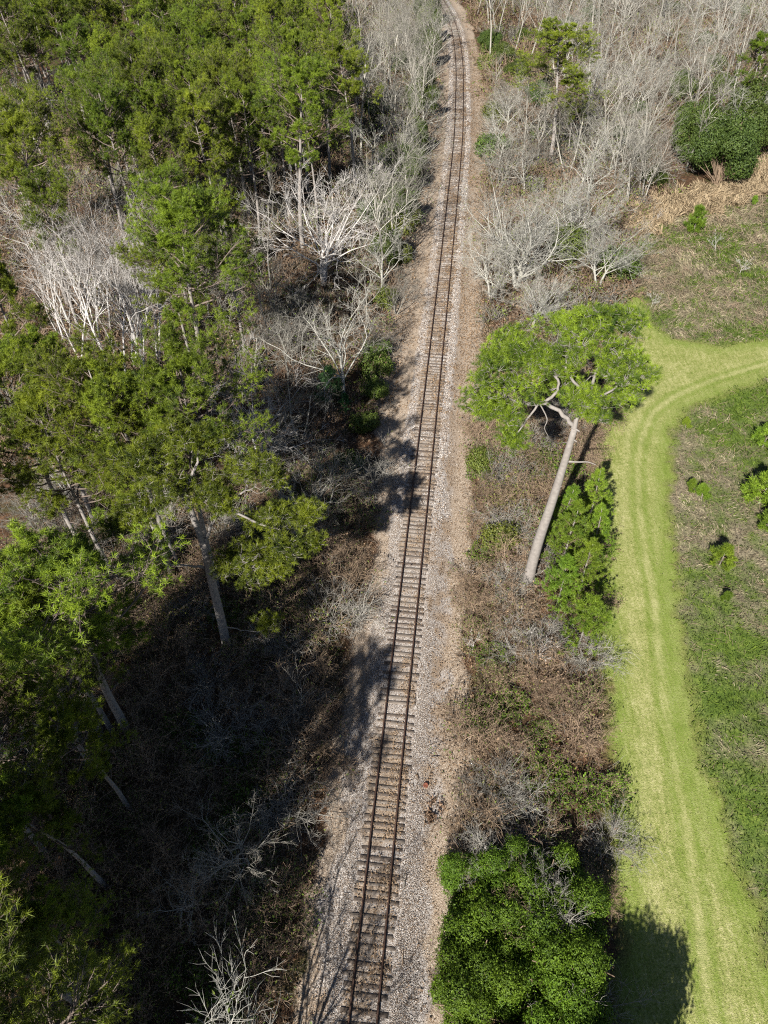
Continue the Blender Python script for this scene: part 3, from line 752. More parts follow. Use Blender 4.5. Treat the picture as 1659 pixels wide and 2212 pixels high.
deadl = [([A(1226, 997), A(1250, 998, -.3), A(1270, 998, -.6), A(1287, 1004, -.9)], .085),
         ([A(1165, 870, 1.3), A(1182, 905, .9), A(1176, 925, .8), A(1186, 945, .7)], .05),
         ([A(1241, 926), A(1252, 932, -.4)], .12), ([A(1238, 950), A(1246, 954, -.3)], .09), ([A(1206, 1050), A(1213, 1051, -.3)], .06)]
lobes = [(A(1075, 815, 2.2), (2.4, 2.4, 2.9)), (A(1140, 775, 3), (2.5, 2.6, 2.2)), (A(1060, 900, 1.4), (1.3, 1.4, 1.0)), (A(1113, 955, .6), (1.3, 1.2, 1.0)),
         (A(1240, 735, 3), (2.6, 2.8, 2.3)), (A(1305, 725, 2.5), (2.6, 2.6, 2.3)), (A(1330, 800, 1), (2.0, 2.2, 2.3)), (A(1290, 870, .2), (2.4, 1.9, 1.7)), (A(1235, 850, 2.2), (1.6, 1.6, 1.2)), (A(1185, 790, 2.6), (1.7, 1.7, 1.5)), (A(1268, 905, -.4), (1.5, 1.2, 1.0)), (A(1085, 905, .8), (1.6, 1.3, 1.1)), (A(1110, 850, 2.0), (1.5, 1.3, 1.0)), (A(1035, 870, 1.8), (1.2, 1.2, 1.0))]
skeleton_pine(21, tuple(b0), tr, limbs, lobes, 'pine_tree', 'tallest pine right of the track, long bare leaning trunk and wide two lobed crown', r0=.46, ntarget=1050, dead=deadl)

# --- the big pine left of the track with forking pale limbs
b1 = at(490, 1400); Yb = b1[1]; Bq = lambda u, v, dy=0: atY(u, v, Yb + dy)
tr = [b1 + [0, 0, -.3], Bq(478, 1340), Bq(456, 1250), Bq(440, 1180), Bq(415, 1110, .4), Bq(398, 1060, .6)]
limbs = [([Bq(456, 1255), Bq(480, 1245, -.4), Bq(520, 1230, -.8), Bq(560, 1195, -.8)], .12), ([Bq(440, 1180), Bq(455, 1140, .3), Bq(480, 1090, .6), Bq(530, 1060, .8)], .14),
         ([Bq(415, 1110, .4), Bq(380, 1060, .5), Bq(340, 1020, .8), Bq(290, 1000, 1)], .13), ([Bq(398, 1060, .6), Bq(420, 1010, 1.3), Bq(430, 960, 2)], .12),
         ([Bq(480, 1090, .6), Bq(560, 1130, .2), Bq(620, 1150, 0)], .09), ([Bq(445, 1225), Bq(390, 1222, -1), Bq(300, 1200, -1.4)], .07), ([Bq(485, 1350), Bq(520, 1362, -1), Bq(570, 1362, -1.4)], .05)]
lobes = [(Bq(590, 1150, 0), (2.7, 2.4, 2.2)), (Bq(520, 1230, -1), (2.2, 2.0, 1.6)), (Bq(520, 1060, 1), (2.8, 2.8, 2.4)), (Bq(400, 980, 2), (3.2, 2.8, 2.2)), (Bq(310, 1000, 1), (2.6, 2.4, 1.9)), (Bq(640, 1120, 1), (1.5, 1.5, 1.1)), (Bq(600, 1215, -.8), (1.7, 1.6, 1.4)), (Bq(340, 1090, -.8), (2.2, 1.8, 1.5)), (Bq(265, 1130, -.5), (1.6, 1.4, 1.2)), (Bq(575, 1350, -1.4), (.9, .9, .7))]
skeleton_pine(22, tuple(b1), tr, limbs, lobes, 'pine_tree', 'big pine with pale forking trunk at the edge of the dark hollow', r0=.36, ntarget=800,
              dead=[([Bq(445, 1228), Bq(410, 1222, -.5), Bq(370, 1222, -1), Bq(290, 1198, -1.4)], .06), ([Bq(455, 1235), Bq(458, 1205, -.3)], .06)])

# --- pine prototypes
PN = [make_pine(100 + i, H, cb, cr, r0, d, nl=nl) for i, (H, cb, cr, r0, d, nl) in enumerate([
    (23, .52, 4.3, .27, 1.15, 40), (22, .58, 3.7, .25, 1.15, 32), (24, .50, 4.7, .30, 1.15, 44), (21, .48, 3.9, .24, 1.15, 38), (23, .62, 4.5, .28, 1.15, 34)])]
def P_(i, loc_, label, sc=1.0, group=None, lean=(0, 0)):
    return place(PN[i % 5], loc_, RNG.uniform(0, 6.28), sc, lean, label, 'tree', group)

# notable pines, base position from the visible foot of the trunk
P_(0, gat(372, 1242), 'pine whose grey trunk shows behind the big forking pine, crown above the hollow', .95)
P_(2, gat(462, 885), 'round bright pine standing alone among the pale bare trees left of the track', (1.12, 1.12, 1.0))
P_(0, gat(435, 860), 'pine crown close behind the round bright pine', .8)
P_(0, gat(275, 1582), 'pine with dark leaning trunk foot in the shaded hollow and bright low crown', (1.2, 1.2, .9))
P_(3, gat(210, 1668), 'pine on a thin pale leaning trunk near the lower left edge', .85)
P_(4, gat(106, 1852), 'pine with short pale trunk showing at the left edge above the dark brush', .68)
P_(2, gat(132, 2085), 'pine with thick grey trunk crossing the bottom left corner', (1.0, 1.0, 1.02))
P_(3, gat(197, 1215), 'pine with thin dark trunk beside the lichen spotted trunk at the left', .95)
P_(1, gat(212, 1152), 'pine on a pale lichen spotted trunk in the left woods', .9)
P_(0, gat(60, 1290), 'pine at the left edge with its trunk partly hidden by its neighbour', .92)
P_(4, top_at(345, 800, 22), 'broad pine with dense dark crown, left of the white branching limbs', .98)
P_(2, top_at(235, 745, 22), 'broad pine in the middle left woods behind the forking pine', .9)
P_(3, top_at(75, 830, 20), 'pine with dark top at the left edge in front of the pale bare clump', .9)
P_(1, top_at(-25, 610, 19), 'pine cut by the left edge beside the bare clump', .95)
P_(0, gat(-60, 1400), 'pine mostly outside the left edge above the dark hollow', .95)
P_(1, gat(-90, 1700), 'pine mostly outside the left edge, low crown over the dark hollow', .85)
P_(2, loc(-14.8, 4.4), 'pine in the bottom left corner with only its bright near crown in view', (.95, .95, .92))
for k, (i, u, v, H_, s, lab) in enumerate([(1, 130, 1500, 15, .66, 'lower pine half shaded under the bright low crown'), (4, 60, 1710, 14, .62, 'pine crown at the left edge with a bright tip, above the short pale trunk'),
        (3, 60, 1990, 13, .6, 'dark pine at the left edge above the bottom left corner'),
        (1, 20, 1180, 20, .85, 'pine at the left edge level with the crown of the forking pine'), (4, 20, 290, 20, .95, 'large pine at the left edge below the gap in the stand'), (0, 40, 330, 20, .8, 'pine at the left edge above the silvery clump')]):
    P_(i, top_at(u, v, H_), lab, s)
# tall bright pines at the end of the dense stand and across the track
P_(2, gat(655, 540), 'bright yellow green pine, tallest at the right end of the dense stand', (1.2, 1.2, 1.0))
P_(4, gat(770, 440), 'bright pine with rounded crown beside the pale trees at the track', (1.1, 1.1, .9))
P_(2, gat(1187, 352), 'isolated bright pine with a bare lower trunk right of the track', (1.35, 1.35, .82))
P_(3, gat(1225, 345), 'lower pine crown just behind the isolated bright pine', .6)
P_(1, gat(1585, 330), 'small upright pine behind the big dark evergreen oak', (1.0, 1.0, .8))
P_(3, gat(415, 690), 'brownish green slender pine behind the round bright pine', .85)
P_(1, gat(530, 760), 'slender pine with brownish thin crown between pale trees', .85)

# the dense stand at the upper left: jittered rows
pts = []
y = 92.0; r = 0
while y < 235:
    u0 = -60; step = 6.2 + .006 * (y - 90)
    xl = at(-60, proj(0, y)[1])[0]
    x = xl + RNG.uniform(0, 4)
    while x < 0:
        X, Yj = x + RNG.uniform(-1.5, 1.5), y + RNG.uniform(-2.2, 2.2)
        u, v = proj(X, Yj, 18)
        ub, vb = proj(X, Yj, 0)
        lim = 745 - max(0, 35 - v) * .3
        lowlim = np.interp(u, [-80, 0, 150, 300, 400, 520, 620, 760], [540, 520, 470, 460, 450, 370, 270, 250])
        bare_gap = (u < 140 and 60 < v < 235) or (30 < u < 345 and 400 < v < 760) or (520 < u and v > 235)
        if u < lim - 30 and v < lowlim - 40 and v > -90 and not bare_gap: pts.append((X, Yj))
        x += step * RNG.uniform(.85, 1.15)
    y += 7.0 + .02 * (y - 90); r += 1
pts = pts[:200]
rk = ranked(pts, 14)
for (X, Yj), (rw, q, ln) in zip(pts, rk):
    P_(RNG.randrange(5), loc(X, Yj), 'pine of the dense upper left stand, %s row, %s from left' % (ORD[min(rw, 19)], ORD[q]), RNG.uniform(.78, 1.0), 'pines of the dense stand')
print('dense pines', len(pts))

# --- bare trees
BT = [make_bare(200, 16, .5, .17, 9, .75, .04, (5, 5, 3), wander=.22, bits=260), make_bare(201, 19, .68, .17, 11, .6, .05, (5, 4, 3), wander=.2, trunk_w=.06), make_bare(202, 14, .42, .18, 10, .85, .02, (6, 5, 4), wander=.24, bits=160, bark=M['bark_pale'], twig=M['twig_pale']),
      make_bare(203, 17, .6, .15, 7, .6, .05, (5, 4, 3), fork=2, wander=.24, trunk_w=.07), make_bare(204, 13, .42, .14, 7, .8, .02, (5, 5, 4), fork=3, wander=.26), make_bare(205, 21, .72, .14, 8, .5, .05, (4, 4, 3), wander=.2, trunk_w=.05)]
BIG = make_bare(210, 17, .30, .36, 9, .7, .07, (7, 6, 5), name='spreading_bare_tree', l0=.62, fork=3, bits=900, t_start=.35, wander=.22, bark=M['bark_pale'], twig=M['twig_pale'])
BIG2 = make_bare(211, 13, .35, .22, 8, .75, .05, (7, 6, 6), name='spreading_bare_tree', l0=.55, fork=2, bits=450, bark=M['bark_pale'], twig=M['twig_pale'])
WHITE = make_bare(212, 19, .34, .30, 9, .7, .05, (6, 5, 4), bark=M['bark_white'], twig=M['bark_white'], name='dead_white_tree', l0=.5, fork=2, thin=1.5, wander=.2)
SNAG = make_bare(213, 11, .35, .14, 7, .8, .0, (6, 5, 4), bark=M['bark_white'], twig=M['bark_white'], name='dead_white_tree', l0=.6, fork=2, wander=.22)
def B_(pr, loc_, label, sc=1.0, group=None, lean=(0, 0), rz=None):
    return place(pr, loc_, RNG.uniform(0, 6.28) if rz is None else rz, sc, lean, label, 'tree', group)

B_(WHITE, gat(700, 615), 'large bleached white dead tree with forking limbs left of the track', 1.0, rz=1.0)
B_(BT[2], gat(742, 862), 'pale spreading bare tree with clear single trunk beside the shaded verge', 1.25)
B_(BT[4], gat(640, 760), 'slim bare tree between the white dead tree and the small blue green pine', .85)
B_(SNAG, gat(560, 985), 'bleached white branching snag over the dark gap behind the forking pine', .95)
B_(BT[4], gat(700, 1110), 'grey purple bare bushy tree in half shade at the verge', .72)
B_(BT[2], gat(655, 1160), 'low grey bare tree right behind the crown of the forking pine', .6)
B_(BT[4], gat(525, 1870), 'bluish grey bare bushy tree in the deep shade of the hollow', .62)
B_(BT[2], gat(430, 1960), 'low grey bare tree in the deep shade near the bottom', .4)
B_(SNAG, gat(520, 1010), 'smaller whitish snag behind the crown of the forking pine', .6)
B_(BIG, gat(1115, 625), 'largest grey spreading bare tree right of the track, behind the tall pine', .85, rz=.4)
B_(BIG2, gat(1150, 712), 'low grey bare tree with drooping twigs just behind the tall pine crown', .72)
B_(BIG2, gat(1060, 640), 'leaning bare tree between the track and the largest spreading bare tree', .7)
B_(BIG2, gat(1235, 535), 'spreading bare tree with green climbers beside the mown corner', .95)
B_(BIG2, gat(1290, 620), 'low spreading bare tree at the corner of the mown path', .8)
B_(BT[1], gat(1130, 350), 'upright white trunked bare tree with straight stem at the right verge', (.9, .9, .85))
B_(BT[3], gat(1160, 352), 'pale leaning bare tree left of the isolated bright pine', .85)
B_(BT[4], gat(1385, 415), 'twisted white bare tree at the straw edge', 1.0)
B_(BT[3], gat(1360, 350), 'tall pale bare tree with two stems left of the dark evergreen oak', 1.0)
B_(BT[1], gat(1330, 360), 'tall pale straight bare tree at the wood edge', 1.0)
B_(BT[0], gat(1300, 350), 'tall grey bare tree behind the wood edge', .95)

KEEPOUT = [(*gat(u, v)[:2], c) for u, v, c in ((700, 612, 7), (742, 862, 6.5), (1187, 352, 5), (1115, 625, 7), (1235, 535, 4))]
def stand(poly_uv, n_try, mind, protos, label, group, scr=(.75, 1.05), per=10, zref=8, seedk=1, limit=130):
    rr = random.Random(seedk); out = []; tries = 0
    P = np.array(poly_uv, float)
    while tries < n_try and len(out) < limit:
        tries += 1
        u = rr.uniform(P[:, 0].min(), P[:, 0].max()); v = rr.uniform(P[:, 1].min(), P[:, 1].max())
        if poly_sd(np.array([u]), np.array([v]), P)[0] < 0: continue
        p = at(u, v, zref); X, Y = p[0], p[1]
        d = X - track_x(Y)
        if abs(d) < (5.0 if d < 0 else 6.2): continue
        if any((X - a) ** 2 + (Y - b) ** 2 < mind ** 2 for a, b in out): continue
        if any((X - a) ** 2 + (Y - b) ** 2 < c * c for a, b, c in KEEPOUT): continue
        out.append((X, Y))
    rk = ranked(out, per)
    for (X, Y), (rw, q, ln) in zip(out, rk):
        pr = protos[rr.randrange(len(protos))]
        place(pr, loc(X, Y), rr.uniform(0, 6.28), rr.uniform(*scr), (rr.gauss(0, .05), rr.gauss(0, .05)), label % (ORD[min(rw, 19)], ORD[min(q, 19)]), 'tree', group)
    print(group, len(out)); return out

stand([(770, -60), (960, -60), (940, 60), (930, 160), (905, 260), (880, 420), (820, 500), (790, 420), (760, 240), (755, 60)], 900, 5.0, BT[:4],
      'pale bare tree left of the far track, %s row, %s from left', 'bare trees left of the far track', (.8, 1.05), 5, seedk=2, limit=60)
stand([(1050, 40), (1180, 60), (1320, 210), (1440, 200), (1440, 260), (1659, 250), (1800, 240), (1800, -70), (1020, -70)], 2500, 7.0, [BT[0], BT[1], BT[2], BT[3], BT[5], BIG2],
      'tall pale bare tree of the upper right woods, %s row, %s from left', 'bare trees of the upper right woods', (.9, 1.25), 10, seedk=3, limit=85)
stand([(1050, 90), (1160, 120), (1150, 300), (1080, 300), (1050, 220)], 300, 3.6, [BT[2], BT[4], BT[0]],
      'bare tree at the right verge of the far track, %s row, %s from left', 'bare trees of the right far verge', (.6, .85), 4, seedk=4, limit=12)
stand([(1240, 200), (1420, 220), (1420, 330), (1250, 330)], 300, 3.6, BT[:4],
      'bare tree left of the dark evergreen oak, %s row, %s from left', 'bare trees at the upper wood edge', (.75, .95), 5, seedk=5, limit=14)
SILV = [make_bare(230, 17, .62, .15, 8, .5, .05, (5, 4, 4), bark=M['bark_white'], wander=.2, trunk_w=.06), make_bare(231, 18, .55, .14, 8, .55, .06, (5, 5, 3), bark=M['bark_white'], fork=2, wander=.22, trunk_w=.07)]
stand([(80, 530), (290, 520), (320, 680), (250, 730), (170, 700), (90, 640)], 400, 2.7, SILV,
      'silvery bare tree of the leaning clump in the left woods, %s row, %s from left', 'bare trees of the silvery clump', (.85, 1.1), 5, seedk=6, limit=16)
stand([(330, 470), (560, 440), (620, 560), (560, 640), (440, 560)], 300, 4.2, [BT[4], BT[0], BT[1]],
      'thin bare tree in front of the dense pine stand, %s row, %s from left', 'bare trees in front of the dense stand', (.55, .8), 5, seedk=7, limit=11)
stand([(740, 400), (840, 330), (870, 450), (850, 600), (800, 700), (760, 560)], 300, 3.4, [BT[2], BT[0], BT[4]],
      'bare tree between the white dead tree and the track, %s row, %s from left', 'bare trees beside the left verge', (.6, .9), 4, seedk=8, limit=7)
stand([(-20, 110), (90, 120), (110, 220), (10, 230)], 100, 5, [BT[2], BT[0]],
      'reddish grey bare tree at the upper left edge, %s row, %s from left', 'bare trees at the upper left edge', (.8, 1.0), 3, seedk=9, limit=5)
stand([(600, 640), (680, 660), (700, 780), (600, 900), (480, 800), (500, 700)], 200, 3.6, [BT[4], BT[3], BT[2]],
      'thin grey bare tree in the middle left woods, %s row, %s from left', 'bare trees of the middle left woods', (.5, .75), 5, seedk=10, limit=9)
stand([(0, 930), (120, 950), (200, 1150), (60, 1200), (0, 1100)], 100, 4, [BT[4], BT[2]],
      'thin bare tree under the pines near the left edge, %s row, %s from left', 'bare trees under the left pines', (.5, .7), 3, seedk=11, limit=5)

# --- leafy evergreens
def lobes_of(seed, n, R, Hh, r):
    rr = random.Random(seed); o = []
    for k in range(n):
        a = rr.uniform(0, 6.28); q = R * math.sqrt(rr.random()); z = rr.uniform(.25, .85) * Hh * (1 - .35 * q / R)
        s = r * rr.uniform(.75, 1.2); o.append((math.cos(a) * q, math.sin(a) * q, z, s, s, s * .85))
    return o
OAK = make_leafy(31, lobes_of(1, 26, 3.9, 9.8, 1.55), 42000, .13, M['oakleaf'], 'evergreen_oak')
place(OAK, gat(1545, 395), 0, (1.05, .95, 1.3), label='large dark round evergreen oak at the edge of the straw field', cat='tree')
place(OAK, gat(1600, 340), 2, (1.0, 1.0, 1.45), label='taller dark evergreen oak behind the round one at the right edge', cat='tree')
place(OAK, gat(1490, 350), 4, (.8, .8, 1.25), label='dark evergreen oak left of and behind the round one', cat='tree')
place(OAK, gat(1405, 405), 1, .42, label='small dark evergreen bush under the twisted white tree', cat='shrub')
place(OAK, gat(330, 870), 1, .5, label='dark leafy bush under the broad pines in the left woods', cat='shrub')
SHR = make_leafy(32, lobes_of(5, 7, 1.3, 2.4, .9), 7000, .10, M['shrubleaf'], 'leafy_shrub')
for k, (u, v, s, lab) in enumerate([(1062, 335, 1.6, 'olive green leafy shrub at the right verge of the far track'), (1058, 255, 1.3, 'narrow olive shrub on the right verge beyond the first'),
        (1050, 150, 1.2, 'small olive shrub at the right verge near the bend'), (1230, 560, 1.7, 'leafy green shrub under the spreading bare trees'), (1340, 590, 1.5, 'leafy green shrub at the mown corner'),
        (870, 490, 1.4, 'dull green shrub on the left verge in front of the shaded bank'), (850, 560, 1.2, 'dull green shrub on the left verge nearer the camera'), (1075, 1180, .9, 'small bright green bush in the brush beside the young pines'),
        (1040, 1010, .8, 'small green bush under the tall pine crown'), (820, 800, 1.0, 'shaded green bush beside the small blue green pine'), (812, 770, .95, 'tall dark green shrub at the shaded left verge'), (800, 850, .9, 'dark green shrub at the left verge beside the pale spreading tree'), (785, 930, .8, 'shaded green shrub at the left verge behind the crown shadow'), (838, 660, .9, 'dark green shrub on the left bank beyond the tall one'), (760, 1010, .8, 'shaded shrub below the small blue green pine'), (900, 250, 1.2, 'dark shrub at the left verge of the far track'), (880, 360, 1.3, 'dark shrub shading the left rail bank')]):
    place(SHR, gat(u, v), k * 1.3, s, label=lab, cat='shrub')

for k, (y, dd, s_) in enumerate([(92, -8.0, .55), (104, -7.2, .6), (116, -7.6, .7), (131, -7.4, .62), (148, -7.2, .7), (163, -7.0, .6), (181, -7.2, .75), (200, -7.0, .8), (214, -6.5, .9)]):
    place(OAK, loc(float(track_x(y)) + dd, y), k * 1.9, (s_ * .72, s_ * .9, s_ * 1.25), label='dark evergreen shading the left bank of the far track, %s from the front' % ORD[k], cat='shrub', group='dark evergreens along the left bank')
rr_ = random.Random(12); fs = []
for k in range(400):
    if len(fs) >= 46: break
    u, v = (rr_.uniform(1050, 1659), rr_.uniform(-10, 330)) if k % 3 else (rr_.uniform(800, 900), rr_.uniform(60, 520))
    p = at(u, v); x, y = p[0], p[1]
    if abs(x - track_x(y)) < 7 or poly_sd(np.array([x]), np.array([y]), MEADOW)[0] > -2 or any((x - a) ** 2 + (y - b) ** 2 < 40 for a, b in fs): continue
    fs.append((x, y))
for (x, y), (rw, q, ln) in zip(fs, ranked(fs, 6)):
    place(OAK if rr_.random() < .6 else SHR, loc(x, y), rr_.uniform(0, 6.28), rr_.uniform(.4, .6) if 0 else rr_.uniform(.38, .6), label='dark evergreen shrub among the far bare trees, %s row, %s from left' % (ORD[rw], ORD[q]), cat='shrub', group='evergreen shrubs among the far bare trees')
# vine covered mass at the lower right
VN = [make_leafy(40, lobes_of(11, 17, 2.6, 5.2, .86), 60000, .054, M['vine'], 'vine_covered_shrub'), make_leafy(41, lobes_of(14, 15, 2.4, 4.6, .84), 56000, .054, M['vine'], 'vine_covered_shrub')]
for k, (u, v, z, s, lab) in enumerate([
        (1035, 1890, 2.0, .75, 'vine covered mound nearest the ballast, at the upper end of the green mass'), (1065, 2030, 2.5, 1.0, 'vine covered mound beside the ballast, middle of the green mass'),
        (1050, 2180, 2.5, 1.0, 'vine covered mound at the bottom edge beside the ballast'), (1180, 1900, 2.5, .95, 'vine covered mound behind the tangled brush'),
        (1240, 2010, 3.0, 1.05, 'largest vine covered mound beside the mown path'), (1190, 2170, 2.5, 1.05, 'vine covered mound at the bottom edge beside the mown path'),
        (1090, 1870, 1.8, .7, 'low vine covered mound in the middle of the upper green mass'), (1110, 2090, 1.5, .8, 'low shaded vine mound in the dip of the green mass')]):
    p = at(u, v, z); place(VN[k % 2], loc(p[0], p[1]), k * 1.1, s, label=lab, cat='shrub')

OVERVINE = [(1050, 1850, 2.2, 'silvery twigs sprawling over the upper left end of the vines'), (1130, 1885, 2.4, 'bare twigs lying over the middle of the vine mass'), (1195, 1950, 3.0, 'grey twigs poking out of the largest vine mound'), (1085, 1960, 2.6, 'tan twigs tangled in the vines beside the ballast'), (1290, 1930, 1.5, 'brown brush at the mown side of the vines')]
# --- young pines
YP = [make_young(50, 7.5, 2.3, m_tuft=18), make_young(51, 5.5, 2.0, m_tuft=18), make_young(52, 9.0, 2.5, mneedle=M['needle_young'], m_tuft=18)]
YB = make_young(53, 5.0, 1.9, mneedle=M['needle_blue'])
YS = [make_young(54, 1.9, .75, name='pine_sapling'), make_young(55, 1.5, .5, name='pine_sapling')]
for k, (i, u, v, sc_, lab) in enumerate([(2, 1212, 1235, .95, 'tallest young pine right of the bare pale trunk'), (0, 1248, 1290, 1.0, 'young pine beside the mown path, between its two neighbours'), (1, 1252, 1385, 1.1, 'brightest young pine, nearest the camera beside the mown path'),
        (0, 1205, 1170, .9, 'young pine half hidden behind the tall pale trunk'), (2, 1262, 1150, .85, 'young pine farthest along the mown path under the tall pine'), (0, 1268, 1215, .9, 'young pine on the mown path side of the row'), (1, 1205, 1300, 1.0, 'young pine at the foot of the bare pale trunk')]):
    place(YP[i], gat(u, v), k, sc_, label=lab, cat='tree')
place(YB, gat(712, 880), 1, 1.0, label='small blue green pine at the foot of the pale spreading tree', cat='tree')
place(YB, gat(745, 893), 2, .5, label='tiny blue green pine right of the small one', cat='tree')
for k, (u, v, s, pr, lab) in enumerate([(1498, 498, 1.9, YS[0], 'lone bushy pine sapling in the brown upper field'), (1553, 1222, 1.25, YS[0], 'dark topped pine sapling in the green lower field'),
        (1488, 1062, .9, YS[1], 'left one of two thin pine saplings in the field'), (1515, 1078, 1.1, YS[1], 'right one of two thin pine saplings in the field'),
        (1650, 960, 1.5, YS[0], 'pine sapling at the right edge level with the leaning trunk top'), (1640, 1085, 2.0, YS[0], 'pine sapling with visible pale stem at the right edge'), (1655, 1140, 1.3, YS[0], 'low pine sapling at the right edge below the stemmed one'),
        (1562, 1300, .7, YS[1], 'tiny yellowish pine sapling in the lower field'), (1625, 445, .9, YS[1], 'small green sapling in the brown upper field near the straw'), (1480, 925, .8, YS[1], 'small sapling at the left margin of the lower field')]):
    place(pr, gat(u, v), k, s, label=lab, cat='sapling')
SAP = make_bare(220, 3.6, .55, .035, 8, .8, .02, (4, 3, 2), bark=M['bark_white'], twig=M['bark_white'], name='bare_sapling', l0=.45, thin=1.3)
for k, (u, v, s, lab) in enumerate([(1545, 540, .9, 'white bare sapling in the brown field, nearer the wood'), (1598, 590, .9, 'white bare sapling in the brown field, nearer the camera'),
        (1155, 1430, 1.0, 'white bare sapling in the brush below the tall pine'), (1024, 1403, .6, 'short broken white stem in the brush near the ballast'), (1408, 660, .8, 'thin pale stem at the mown corner'),
        (1415, 480, .8, 'pale stem at the straw edge'), (1060, 1900, .9, 'grey bare sapling rising from the vines'), (1010, 1240, .6, 'thin bare stem beside the litter at the right verge')]):
    place(SAP, gat(u, v), k * 2.1, s, label=lab, cat='sapling')

# --- brush
BR = [make_brush(60, 1.7, 2.1, 34, 'brown', dead=450, leafn=150), make_brush(61, 1.6, 2.0, 36, 'grey', dead=120, leafn=160), make_brush(62, 1.6, 1.7, 30, 'brown', dead=200, leafn=900),
      make_brush(63, 1.5, 2.3, 34, 'grey', dead=60, leafn=60)]
AVOID = [(*at(u, v)[:2], c) for u, v, c in ((1262, 1250, 2.2), (1258, 1372, 2.0), (1222, 1235, 2), (1262, 1130, 2), (1225, 1300, 1.5), (1240, 1420, 1.0), (1040, 2030, 3.2), (1010, 2150, 3), (1200, 1990, 3.4), (1200, 2150, 4), (1040, 1880, 1.5), (1120, 2090, 3))]
for k, (u, v, z, lab) in enumerate(OVERVINE):
    p = at(u, v, z); place(BR[(3, 1, 3, 0, 0)[k]], (float(p[0]), float(p[1]), z - .9), k * 1.7, .72, label=lab, cat='shrub')
BR.append(make_brush(64, 1.3, 1.1, 22, 'vine', dead=60, leafn=1500))
KN = ['brown', 'grey', 'greenish', 'silvery', 'bright green']
def brush(region, mind, mix, where, group, scr, per, seedk, limit, zs=1.0):
    rr = random.Random(seedk); out = []
    x0, x1, y0, y1, test = region
    cells = {}
    for _ in range(limit * 60):
        if len(out) >= limit: break
        x, y = rr.uniform(x0, x1), rr.uniform(y0, y1); k = (int(x // mind), int(y // mind))
        if any((x - a) ** 2 + (y - b) ** 2 < mind * mind for i in (-1, 0, 1) for j in (-1, 0, 1) for a, b in cells.get((k[0] + i, k[1] + j), ())): continue
        if not test(x, y) or vn(np.array([x]), np.array([y]), .33, 480 + seedk)[0] < .27: continue
        cells.setdefault(k, []).append((x, y)); out.append((x, y))
    out = [p for p in out if not any((p[0] - a) ** 2 + (p[1] - b) ** 2 < c * c for a, b, c in AVOID)]
    rk = ranked(out, per)
    for (x, y), (rw, q, ln) in zip(out, rk):
        w_ = vn(np.array([x]), np.array([y]), .18, 400 + seedk)[0]; i = mix[int(np.clip(w_ * 1.6 - .3, 0, .999) * len(mix))] if rr.random() < .7 else rr.choice(mix)
        s = rr.uniform(*scr)
        place(BR[i], loc(x, y), rr.uniform(0, 6.28), (s, s, s * zs * rr.uniform(.8, 1.2)), label='%s brush clump %s, %s row, %s from left' % (KN[i], where, ORD[min(rw, 19)], ORD[min(q, 19)]), cat='shrub', group=group)
    print(group, len(out))
def tst(x, y, lo, hi):
    xa, ya = np.array([x]), np.array([y]); d = x - float(track_x(y)); u, v = proj(x, y, 1)
    if not (-80 < u < 1740 and -60 < v < 2330): return False
    m1 = poly_sd(xa, ya, MOWN)[0]; m2 = poly_sd(xa, ya, MEADOW)[0]
    return m1 < -.4 and m2 < -.6 and lo < d < hi
re = lambda y: 5.0 + float(vn(np.array([5.]), np.array([y]), .12, 31)[0] - .5) * 1.6
brush((4, 24, 6, 60, lambda x, y: tst(x, y, re(y), 30)), 2.15, [0, 3, 0, 2, 4, 0, 1, 2], 'between ballast and mown path', 'brush between track and path', (.75, 1.25), 11, 1, 140)
brush((-30, 0, 3, 50, lambda x, y: tst(x, y, -40, -5.2)), 2.5, [0, 2, 4, 2, 3, 0], 'in the hollow left of the track', 'brush in the shaded hollow', (.9, 1.35), 11, 3, 145)

